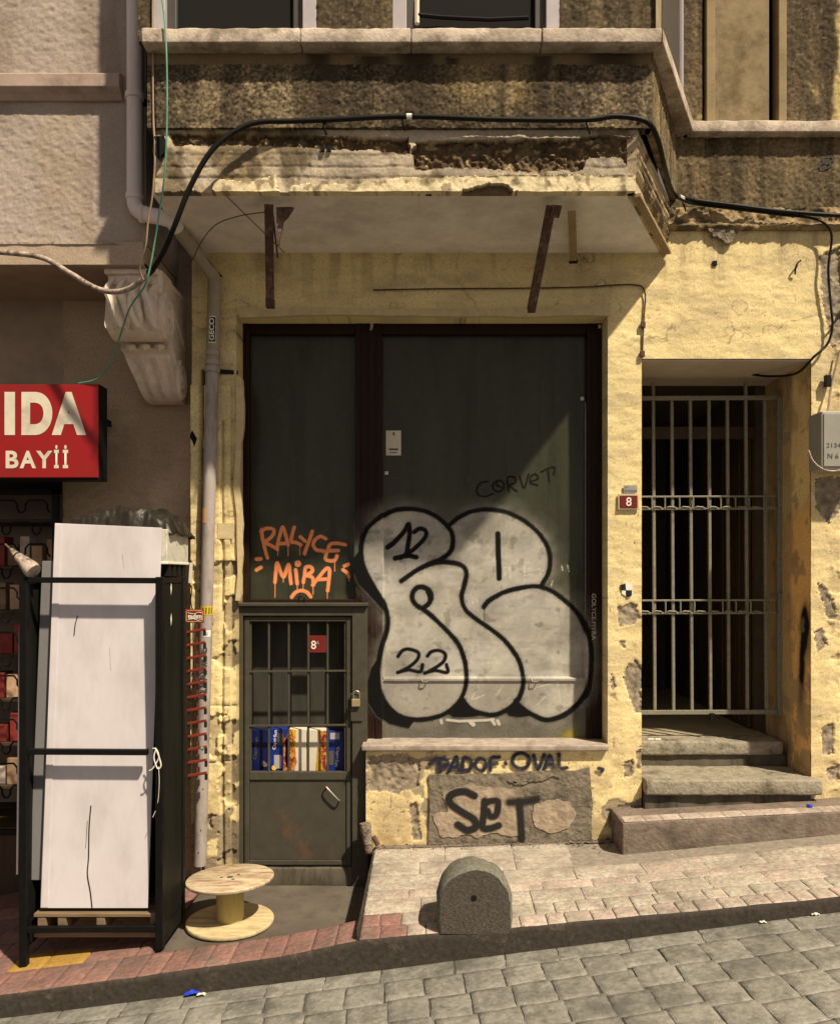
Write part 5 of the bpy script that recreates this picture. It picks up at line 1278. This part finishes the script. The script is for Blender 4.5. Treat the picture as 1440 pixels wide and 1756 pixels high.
cable('green_wire', [(270, -40, -1.10), (281, 20, -1.10), (286, 110, -1.10), (286, 220, -1.09), (282, 300, -1.06), (274, 360, -.98), (266, 410, -.92), (258, 455, -.90), (248, 490, -.86), (224, 525, -.7), (211, 560, -.55), (200, 595, -.44), (185, 630, -.36), (165, 650, -.32), (135, 657, -.295)], .0055, M['wire_green'], 'thin green wire hanging down to the red sign', 6)
cable('tan_wire', [(262, -40, -.99), (262, 60, -.99), (263, 200, -.99), (266, 260, -1.0), (262, 330, -.98), (254, 380, -.95), (250, 420, -.93), (240, 460, -.88), (246, 480, -.85)], .006, M['wire_tan'], 'thin tan wire beside the green one', 6)
cable('soffit_wire', [(455, 363, -.90), (410, 370, -.88), (370, 385, -.85), (345, 415, -.80), (330, 445, -.6), (318, 466, -.5)], .0035, M['rust'], 'fine brown wire curling below the soffit', 5)
cable('slope_wire', [(310, 388, -.48), (340, 425, -.30), (372, 465, -.10), (380, 474, -.03)], .006, M['cable_black'], 'black wire running down along the sloping pipe', 5)
cable('lintel_wire', [(640, 497, -.012), (760, 495, -.014), (900, 494, -.012), (1000, 492, -.014), (1085, 488, -.014), (1105, 500, -.014), (1104, 540, -.014), (1102, 580, -.014), (1101, 612, -.012)], .006, M['rust'], 'brown wire tacked along the yellow lintel', 5)
cable('loop_wire', [(1386, 772, -.16), (1395, 792, -.21), (1415, 806, -.215), (1440, 806, -.21), (1470, 790, -.1)], .006, M['cable_white'], 'pale wire looped under the grey meter box', 6)
cable('meter_wire', [(1440, 600, -.03), (1430, 640, -.04), (1424, 668, -.05), (1420, 700, -.10), (1418, 706, -.12)], .008, M['wire_tan'], 'brown wire entering the top of the meter box', 6)
cable('wall_wire', [(1424, 560, -.045), (1440, 540, -.04), (1460, 500, -.03)], .007, M['cable_black'], 'short black wire by the right edge', 6)
cable('crook_wire', [(1363, 470, -.012), (1364, 458, -.03), (1368, 450, -.03), (1373, 446, -.012)], .006, M['cable_black'], 'short bent black wire poking from the yellow wall', 6)
MB().box(PX(1416, -.06), PX(1426, -.06), -.06, -.02, PZ(662, -.06), PZ(642, -.06)).build('wire_clip', M['cable_black'], bld, .004)
for px, py in ((1101, 558), (1100, 608)): MB().box(PX(px-4), PX(px+4), -.03, -.008, PZ(py+5), PZ(py-5)).build('wire_clip', M['rust'], bld, .003)

# meter box
mbx = thing('meter_box', 'grey metal meter box on the wall right of the gate', 'meter box', P(1420, 805, -.2))
MB().box(2.69, 3.02, -.20, .0, 2.925, 3.330).build('case', M['meter'], mbx, .010)
MB().box(2.705, 3.005, -.207, -.198, 2.945, 3.312).build('door', M['meter'], mbx, .003)
text('writing', '2134-', PX(1417, -.21), PZ(767, -.21), -.208, .030, .115, M['ink_grey'], mbx)
text('writing', 'N 6', PX(1419, -.21), PZ(786, -.21), -.208, .036, .075, M['ink_grey'], mbx)

# rusty awning stays
def stay(label, a, b, wdt):
    t = thing('awning_stay', label, 'bracket', P(*b)); MB().bar(P(*a), P(*b), wdt, .012).build('flat_bar', M['rust'], t, .002); return t
t1 = stay('rusty flat bar hanging straight below the bay, nearer the drainpipe', (461, 350, -.90), (463, 520, -.45), .055)
MB().bar(P(466, 352, -.88), P(476, 440, -.60), .008, .03).build('edge_flange', M['rust'], t1)
MB().box(PX(456, -.45), PX(470, -.45), -.47, -.42, PZ(527, -.45), PZ(512, -.45)).build('foot_plate', M['rust'], t1, .002)
patch('gusset', [(474, 356), (504, 356), (494, 372), (486, 380), (479, 420), (475, 420)], -.86, .01, M['rust'], t1, .04, 2)
t2 = stay('rusty flat bar slanting below the bay, nearer the gate', (945, 352, -.90), (911, 530, -.30), .062)
MB().box(PX(905, -.30), PX(918, -.30), -.33, -.28, PZ(535, -.30), PZ(527, -.30)).build('foot_plate', M['rust'], t2, .002)
MB().bar(P(955, 352, -.90), P(950, 372, -.85), .06, .02).build('top_lug', M['rust'], t2, .002)
t3 = thing('soffit_strap', 'short pale metal strap under the soffit beside the slanting bar', 'bracket', P(982, 450, -.1))
MB().bar(P(980, 362, -.88), P(983, 446, -.10), .05, .010).build('strap', M['trim_tan'], t3, .002)
MB().box(PX(976, -.08), PX(990, -.08), -.1, -.06, PZ(450, -.08), PZ(446, -.08)).build('strap_end', M['dark_metal'], t3)

# ================================================================== THINGS ON THE PAVEMENT
# --- rack
RY0, RY1, RX0, RX1, RZ = -1.05, -.64, -2.40, -1.600, 2.185
def swz(x, y): return float(sw_z(np.array(x), np.array(y)))
rk = thing('steel_rack', 'black steel rack holding a tall white board', 'rack', (-2, -.85, -.08))
for x, y in ((RX0, RY0), (RX1, RY0), (RX0, RY1), (RX1, RY1)):
    MB().box(x-.022, x+.022, y-.022, y+.022, swz(x, y)-.01, RZ).build('post', M['dark_metal'], rk, .004)
for nm, z, y in (('top_bar', RZ-.022, RY0), ('middle_bar', 1.152, RY0-.004), ('bottom_bar', .115, RY0), ('top_bar', RZ-.022, RY1), ('bottom_bar', .115, RY1)):
    x1 = RX1-.022 if nm != 'middle_bar' else RX1-.07
    MB().bar((RX0+.022, y, z+(.004 if nm != 'bottom_bar' else -.01)), (x1, y, z), .034, .034).build(nm, M['dark_metal'], rk, .004)
for x in (RX0, RX1):
    for z in (RZ-.022, .115): MB().bar((x, RY0+.022, z), (x, RY1-.022, z), .034, .034).build('side_bar', M['dark_metal'], rk, .004)
MB().box(RX1+.003, RX1+.012, RY0+.022, RY1-.022, .0, RZ-.04).build('side_sheet', M['sheet'], rk)
MB().box(RX0-.012, RX0-.003, RY0+.022, RY1-.022, -.02, RZ-.04).build('side_sheet', M['sheet'], rk)
MB().box(RX0+.03, RX1-.03, RY1-.01, RY1, .13, RZ-.05).build('back_sheet', M['sheet'], rk)
for px, py in ((299, 1007), (298, 1060)):
    o_ = MB(); a = Vector((RX1+.014, -.90, PZ(py, -.90))); o_.add([a, a+Vector((0, .02, .03)), a+Vector((0, .03, -.01)), a+Vector((0, .012, -.05))], [(0, 1, 2, 3)]); o_.build('paint_scratch', M['white'], rk)
# leaning board
def quad_slab(name, c, th, mt, parent, bev=.003):
    c = [Vector(p) for p in c]; n_ = (c[1]-c[0]).cross(c[3]-c[0]).normalized()
    if n_.y > 0: n_ = -n_
    m_ = MB(); m_.add(c+[p-n_*th for p in c], [(0, 1, 2, 3), (7, 6, 5, 4), (0, 4, 5, 1), (1, 5, 6, 2), (2, 6, 7, 3), (3, 7, 4, 0)])
    return m_.build(name, mt, parent, bev)
wb = thing('white_board', 'tall white laminate board leaning in the black rack', 'board', P(160, 1558, -1.0))
quad_slab('panel', [P(69, 1558, -1.0), P(253, 1558, -1.0), P(277, 905, -.93), P(94, 897, -.93)], .018, M['white_board'], wb, .002)
def on_board(px, py): return P(px, py, -1.0+(1558-py)/(1558-900)*.07-.0025)
for pts, r in (([(156, 1382), (153, 1420), (152, 1470), (150, 1500), (155, 1530), (158, 1557)], .0035), ([(150, 1408), (147, 1455)], .0012), ([(133, 1056), (129, 1072), (127, 1090)], .0030)):
    MB().tube(spl([on_board(*p) for p in pts], 4), r, 5).build('crack' if r > .003 else 'scratch', M['ink'], wb)
quad_slab('edge_shade_strip', [P(70, 1557, -1.0035), P(82, 1557, -1.0035), P(106, 899, -.9335), P(94, 899, -.9335)], .002, M['pvc'] if False else M['white_board'], wb, .001)  # raised strip standing in for the shading along the board's left edge
for (x0, y0, x1, y1) in ((188, 1110, 190, 1150), (210, 950, 214, 975)):
    MB().tube([on_board(x0, y0), on_board((x0+x1)/2, (y0+y1)/2+4), on_board(x1, y1)], .0006, 4).build('scuff', M['pipe_grey'], wb)
gb = thing('grey_plastic_sheet', 'narrow grey plastic panel standing behind the white board', 'panel', P(70, 1510, -.96))
quad_slab('sheet', [P(50, 1510, -.955), P(76, 1510, -.955), P(100, 962, -.90), P(72, 962, -.90)], .012, M['grey_board'], gb)
# string tied to the middle bar
sgt = thing('white_string', 'loop of white string tied to the end of the rack bar', 'string', P(268, 1290, -1.08))
MB().tube(spl([P(262, 1284, -1.075), P(268, 1286, -1.085), (P(276, 1312, -1.08)), P(270, 1318, -1.08), P(264, 1300, -1.085), P(268, 1286, -1.085), P(272, 1300, -1.08), P(262, 1318, -1.075), P(256, 1322, -1.07)], 5), .004, 6).build('loop', M['white'], sgt, smooth=True)
MB().tube(spl([P(272, 1315, -1.08), P(273, 1345, -1.08), P(270, 1380, -1.07), P(262, 1402, -1.07)], 5), .0018, 5).build('tail', M['white'], sgt)
# pallet
pl = thing('wooden_pallet', 'old wooden pallet under the white board inside the rack', 'pallet', (-2, -.85, .0))
PZ0 = .03
for y0 in (-1.02, -.90, -.78): MB().box(-2.36, -1.63, y0, y0+.095, .165, .186).build('deck_board', M['wood'], pl, .003)
for x in (-2.34, -2.22, -1.99, -1.67):
    MB().box(x, x+.05, -1.015, -.69, .075, .164).build('block', M['wood'], pl, .004)
for y0 in (-1.02, -.80): MB().box(-2.36, -1.63, y0, y0+.095, .045, .074).build('base_board', M['wood'], pl, .003)
# cooler head and its black cover
ch = thing('white_crate', 'white scuffed metal box on top of the rack behind the board', 'box', (-1.9, -.7, RZ))
MB().box(-2.25, -1.605, -.90, -.46, 2.275, 2.475).build('shell', M['white_plain'], ch, .006)
MB().box(-2.25, -1.600, -.905, -.455, 2.262, 2.278).build('rim', M['white'], ch, .003)
for y0 in (-.86, -.76, -.66, -.56): MB().box(-2.24, -1.61, y0, y0+.06, RZ+.001, 2.262).build('support_slat', M['sheet'], ch, .003)
MB().box(-2.3, -1.61, -.64, -.47, RZ-.2, RZ).build('rear_ledge', M['sheet'], ch)
# draped black plastic
nx, ny = 90, 60
U, Vv = np.meshgrid(np.linspace(-1, 1, nx), np.linspace(-1, 1, ny), indexing='ij')
prf = np.clip(1-np.abs(U)**2.4, 0, 1)**.55*np.clip(1-np.abs(Vv)**2.6, 0, 1)**.5
fold = np.abs(fbm(U*1.2+Vv*.5, Vv-U*.3, .50, 300)-.5)*2
zc = 2.482+.172*prf*(.75+.5*fbm(U, Vv, .9, 301))-.10*fold*prf**.5+.02*(fbm(U, Vv, .2, 302)-.5)
edge = np.maximum(np.abs(U), np.abs(Vv))
zc = zc-.05*sm(.86, 1.0, edge)*(fbm(U*2, Vv*2, .4, 303)+.2)
X = -1.925+.325*U*(1+.05*(fbm(Vv, Vv*0, .3, 304)-.5)); Yc = -.63+.25*Vv*(1+.1*(fbm(U, U*0, .25, 305)-.5))
X = X+.02*U
idx = np.arange(nx*ny).reshape(nx, ny); q = np.stack([idx[:-1, :-1], idx[1:, :-1], idx[1:, 1:], idx[:-1, 1:]], -1)
o = link('plastic_cover', raw('plastic_cover', np.stack([X, Yc, zc], -1), q), M['plastic'])
tag(o, 'crumpled black plastic sheet heaped on the white box', 'plastic sheet')
o.modifiers.new('solid', 'SOLIDIFY').thickness = .006
# dark round bundle and rolled paper by the rack's top left corner
bm = bmesh.new(); bmesh.ops.create_uvsphere(bm, u_segments=24, v_segments=16, radius=1)
cc = np.array([v.co for v in bm.verts]); dd = 1+.25*(fbm(cc[:, 0]+cc[:, 1], cc[:, 2]+2, .5, 310)-.5)
for v, d_ in zip(bm.verts, dd): v.co = Vector((-2.30+v.co.x*.075*d_, -.70+v.co.y*.09*d_, 2.37+v.co.z*.145*d_))
me = bpy.data.meshes.new('dark_bundle'); bm.to_mesh(me); bm.free(); me.polygons.foreach_set('use_smooth', [True]*len(me.polygons))
o = link('dark_bundle', me, M['plastic']); tag(o, 'rounded black bundle tucked beside the top of the white board', 'bundle')
MB().box(-2.39, -2.22, -.80, -.64, RZ-.03, 2.24).build('bundle_rest', M['sheet'], rk)
a, b = P(14, 938, -1.0), P(58, 980, -1.06)
pt = thing('folded_umbrella', 'small rolled white cloth umbrella poking from the rack corner', 'umbrella', b)
MB().tube([a.lerp(b, t) for t in (.12, .3, .6, .9, 1.0)], [.012, .022, .036, .05, .048], 10).build('canopy', M['cable_white'], pt, smooth=True)
MB().tube([a.lerp(b, t) for t in (-.12, .15)], .006, 6).build('tip', M['ink_grey'], pt)
MB().tube([a.lerp(b, .34), a.lerp(b, .38)], .026, 10).build('band', M['ink'], pt)
# pale rail beside the rack's left post
o = MB().bar(P(35, 1068, -1.0), P(30, 1500, -1.0), .012, .012).build('pale_rod', M['pipe_white'], None, .002); tag(o, 'thin pale rod standing against the left post of the rack', 'rod')

# --- snack strip
HY = -.20
hs = thing('hanging_display_strip', 'hanging strip of red plastic clips with a red header beside the drainpipe', 'display strip', P(334, 1335, HY))
MB().box(PX(318, HY), PX(350, HY), HY-.008, HY+.004, PZ(1068, HY), PZ(1045, HY)).build('header', M['clip_red'], hs, .003)
m_ = MB()
for (x0, y0, x1, y1) in ((319.5, 1046.5, 348.5, 1047.7), (319.5, 1065.3, 348.5, 1066.5), (319.5, 1046.5, 320.7, 1066.5), (347.3, 1046.5, 348.5, 1066.5)):
    m_.box(PX(x0, HY), PX(x1, HY), HY-.0095, HY-.0085, PZ(y1, HY), PZ(y0, HY))
m_.build('border', M['orange_border_and_light'], hs)
text('lettering', 'tadım', PX(323, HY), PZ(1061, HY), HY-.010, .034, .095, M['white'], hs, bold=.03)
MB().tube(spl([P(322, 1063, HY-.010), P(332, 1061.5, HY-.010), P(340, 1064, HY-.010), P(347, 1062, HY-.010)], 4), .002, 5).build('swoosh', M['white'], hs)
MB().tube(spl([P(322, 1051, HY-.010), P(332, 1053, HY-.010), P(340, 1050, HY-.010), P(346, 1051.5, HY-.010)], 4), .002, 5).build('swoosh', M['white'], hs)
for px in (331, 338): MB().bar(P(px, 1066, HY), P(px+.5, 1334, HY), .006, .004).build('strap', M['clip_red'] if px == 338 else M['ink'], hs)
for k in range(12):
    py = 1082+22.4*k
    MB().bar(P(320+k*.25, py+2.5, HY-.012), P(352+k*.25, py-3, HY-.022), .016, .018).build('clip', M['clip_red'], hs, .003)
    MB().box(PX(350+k*.25, HY), PX(354+k*.25, HY), HY-.03, HY-.008, PZ(py+8, HY), PZ(py-2, HY)).build('clip_jaw', M['ink'], hs, .002)
    MB().box(PX(321+k*.25, HY), PX(326+k*.25, HY), HY-.018, HY-.004, PZ(py+8, HY), PZ(py+2, HY)).build('clip_spring', M['ink'], hs, .002)
MB().tube(spl([P(330, 1046, HY), P(327, 1030, HY), P(329, 1010, HY+.02), P(327, 1003, -.02)], 5), .004, 6).build('hook_wire', M['dark_metal'], hs)
o = MB().bar(P(328, 965, -.05), P(326, 1000, -.06), .022, .006).build('price_tag', M['offwhite'], None); tag(o, 'narrow white tag above the hanging clip strip', 'tag')
o = MB().tube([P(345, 1284, HY-.035), P(349, 1284, HY-.035)], [.014, .013], 8).build('green_clip', M['wire_green'], None); tag(o, 'tiny pale green peg caught on the clip strip', 'peg')

# --- cable spool
scx, scy = -1.300, -.58
spo = thing('wooden_spool', 'pale wooden cable spool with a stained top', 'cable spool', (scx, scy, -.055))
def disc(name, z0, z1, r, mt, tilt=(0, 0), hole=None):
    nseg = 64; m_ = MB(); vs = []
    rings = [(r-.004, z1), (r, z1-.004), (r, z0+.004), (r-.004, z0)]
    for rr, zz in rings:
        for k in range(nseg):
            a = 2*pi*k/nseg; x, y = rr*cos(a), rr*sin(a); vs.append((scx+x, scy+y, zz+tilt[0]*x+tilt[1]*y))
    fs = [(i*nseg+k, i*nseg+(k+1) % nseg, (i+1)*nseg+(k+1) % nseg, (i+1)*nseg+k) for i in range(3) for k in range(nseg)]
    fs += [tuple(range(nseg)), tuple(3*nseg+k for k in range(nseg-1, -1, -1))]
    m_.add(vs, fs); return m_.build(name, mt, spo, smooth=True)
TL = (.035, -.03)
disc('lower_flange', -.052, -.026, .278, M['spool'])
disc('upper_flange', .222, .244, .278, M['spool_top'], TL)
MB().tube([(scx, scy, -.03), (scx, scy, .226)], .087, 32).build('core', M['spool_core'], spo, smooth=True)
for x, y, r in ((0, .0, .020), (.045, .045, .011), (-.055, .0, .011), (.03, -.045, .011)):
    z = .2442+TL[0]*x+TL[1]*y; MB().tube([(scx+x, scy+y, z-.003), (scx+x, scy+y, z+.0012)], r, 16).build('bolt_hole', M['ink_grey'], spo)
m_ = MB()
# --- bollard
bx0, by0 = PX(811, -1.22), -1.30
bz = swz(bx0, by0)-.02
def arch(hw, ht, n=20):
    pts = [(hw, 0), (hw*1.0, ht-hw*.92)]
    for k in range(n+1):
        a = pi*k/n; pts.append((hw*cos(a), ht-hw*.92+hw*.92*sin(a)))
    pts += [(-hw, ht-hw*.92), (-hw, 0)]
    return pts
secs = [(0, .93, .955), (.010, .97, .98), (.03, 1.0, 1.0), (.10, 1.0, 1.0), (.19, .985, .99), (.235, .94, .96), (.262, .84, .90), (.27, .75, .85)]
base = arch(.205, .365); m_ = MB(); vs = []; nb_ = len(base)
dense = []
for i in range(nb_):
    a, b = Vector(base[i]), Vector(base[(i+1) % nb_])
    kk = 5 if (a-b).length > .08 else 1
    for j in range(kk): dense.append(a.lerp(b, j/kk))
nb_ = len(dense)
for dy_, sx_, sz_ in secs:
    for p in dense:
        j = .010*(float(vn(np.array(p.x*1+dy_*2), np.array(p.y), .035, 400))-.5)+.012*(float(vn(np.array(p.x*1+dy_*2), np.array(p.y), .11, 402))-.5)
        vs.append((bx0+p.x*sx_+j, by0-.10+dy_+(j if dy_ > .02 else -.002), bz+p.y*sz_+j))
ns2 = len(secs)
fs = [(i*nb_+k, i*nb_+(k+1) % nb_, (i+1)*nb_+(k+1) % nb_, (i+1)*nb_+k) for i in range(ns2-1) for k in range(nb_)]
fs += [tuple((ns2-1)*nb_+k for k in range(nb_-1, -1, -1))]
bo = thing('concrete_bollard', 'squat round topped dark concrete bollard on the kerb', 'bollard', (bx0, by0, bz))
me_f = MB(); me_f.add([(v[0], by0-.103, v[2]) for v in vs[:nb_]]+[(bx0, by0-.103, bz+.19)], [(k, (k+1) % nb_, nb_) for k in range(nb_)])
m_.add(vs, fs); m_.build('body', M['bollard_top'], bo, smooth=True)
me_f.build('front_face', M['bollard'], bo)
MB().tube([(bx0-.005, by0-.1045, bz+.20), (bx0-.005, by0-.095, bz+.20)], .017, 14).build('socket', M['black'], bo)
# crumbs of mortar at the foot
m_ = MB()
for k in range(120):
    x = bx0+random.uniform(-.23, .27); y = max(KY+.012, by0-.105-abs(random.gauss(0, .012))); s = random.uniform(.002, .008)
    z = swz(x, y)+s*.3
    pts = [Vector((random.uniform(-1, 1), random.uniform(-1, 1), random.uniform(-.6, .8)))*s+Vector((x, y, z)) for _ in range(4)]
    m_.add(pts, [(0, 1, 2), (0, 2, 3), (0, 3, 1), (1, 3, 2)])
tag(m_.build('mortar_crumbs', M['paver_beige'], None), 'crumbs of pale mortar round the foot of the bollard', 'rubble', kind='stuff')
# rubble along the foot of the parapet
m_ = MB()
for k in range(420):
    x = random.uniform(-.38, 1.26); y = -.004-abs(random.gauss(0, .05)); s = random.uniform(.003, .013)*(1.4 if x > .95 else 1)
    if x > .95: y *= 1.6
    z = swz(x, y)+s*.3
    pts = [Vector((random.uniform(-1, 1), random.uniform(-1, 1), random.uniform(-.6, .8)))*s+Vector((x, y, z)) for _ in range(4)]
    m_.add(pts, [(0, 1, 2), (0, 2, 3), (0, 3, 1), (1, 3, 2)])
tag(m_.build('wall_rubble', M['cement'], None), 'crumbled plaster lying along the foot of the wall', 'rubble', kind='stuff')
# cut pipe stump beside the door
ps = thing('pipe_stump', 'short broken pipe stump on the wall corner beside the door', 'pipe', P(630, 1460, -.04))
MB().tube(spl([P(626, 1412, -.045), P(628, 1430, -.05), P(631, 1448, -.055), P(632, 1462, -.06)], 4), [.040, .040, .040, .040, .036, .034, .034, .034, .034, .03, .03, .028, .026], 12).build('stump', M['spall'], ps, smooth=True)
MB().tube([P(640, 1435, -.05), P(648, 1450, -.06)], .018, 8).build('stub', M['rust'], ps, smooth=True)
# --- litter
def scrap(name, px, py, zf, s, mt, label, cat, seed):
    dirx = (px-740)/1440; dz_ = (985-py)/1440
    d = 4.6
    for _ in range(30):
        d = (zf(dirx*d, d-6)-EYE)/dz_
    c = Vector((dirx*d, d-6, EYE+dz_*d))
    rs = np.random.RandomState(seed); m_ = MB(); g = 5; vs = []
    for i in range(g):
        for j in range(g): vs.append(c+Vector(((i/4-.5)*s*1.6, (j/4-.5)*s, s*.12+s*.45*rs.rand()*(1 if 0 < i < 4 else .3))))
    m_.add(vs, [(i*g+j, (i+1)*g+j, (i+1)*g+j+1, i*g+j+1) for i in range(g-1) for j in range(g-1)])
    o = m_.build(name, mt, None); o.modifiers.new('solid', 'SOLIDIFY').thickness = .002
    return tag(o, label, cat)
rzf = lambda x, y: float(road_z(x)); szf = swz
scrap('blue_wrapper', 330, 1706, rzf, .05, M['blue_lit'], 'crumpled blue wrapper in the gutter', 'litter', 1)
scrap('cream_scrap', 345, 1708, rzf, .028, M['offwhite'], 'small cream scrap beside the blue wrapper', 'litter', 2)
scrap('white_scrap', 1397, 1569, rzf, .028, M['white'], 'white paper scrap by the kerb on the right', 'litter', 3)
scrap('pale_stick', 1308, 1583, rzf, .022, M['offwhite'], 'pale scrap against the kerb below the platform', 'litter', 4)
o = MB().tube([(2.60, -.22, .598), (2.60, -.22, .614)], .020, 16).build('bottle_cap', M['blue_lit'], None, .002, True); tag(o, 'bright blue bottle cap on the platform', 'bottle cap')
for k, (px, py) in enumerate(((1107+14, 1264), (1119+14, 1265))):
    a = Vector((PX(px-10, .42), .42, .937)); o = MB().add([a, a+Vector((.045, -.01, .003)), a+Vector((.05, .02, .004)), a+Vector((.01, .03, .002))], [(0, 1, 2, 3)]).build('paper_scrap', M['white'], None)
    o.modifiers.new('solid', 'SOLIDIFY').thickness = .002
    tag(o, ('left' if k == 0 else 'right')+' one of two flat white paper scraps on the top step', 'litter', 'scraps on the top step')
m_ = MB()
for k in range(60):
    x = random.uniform(-.3, 3.0); y = random.uniform(-1.35, -.4); s = random.uniform(.002, .006)
    if x > 1.25 and y > -.4: continue
    z = swz(x, y)+.004
    pts = [Vector((random.uniform(-1, 1), random.uniform(-1, 1), random.uniform(-.3, .6)))*s+Vector((x, y, z)) for _ in range(4)]
    m_.add(pts, [(0, 1, 2), (0, 2, 3), (0, 3, 1), (1, 3, 2)])
tag(m_.build('pavement_grit', M['white'], None), 'pale grit scattered over the pavement', 'grit', kind='stuff')
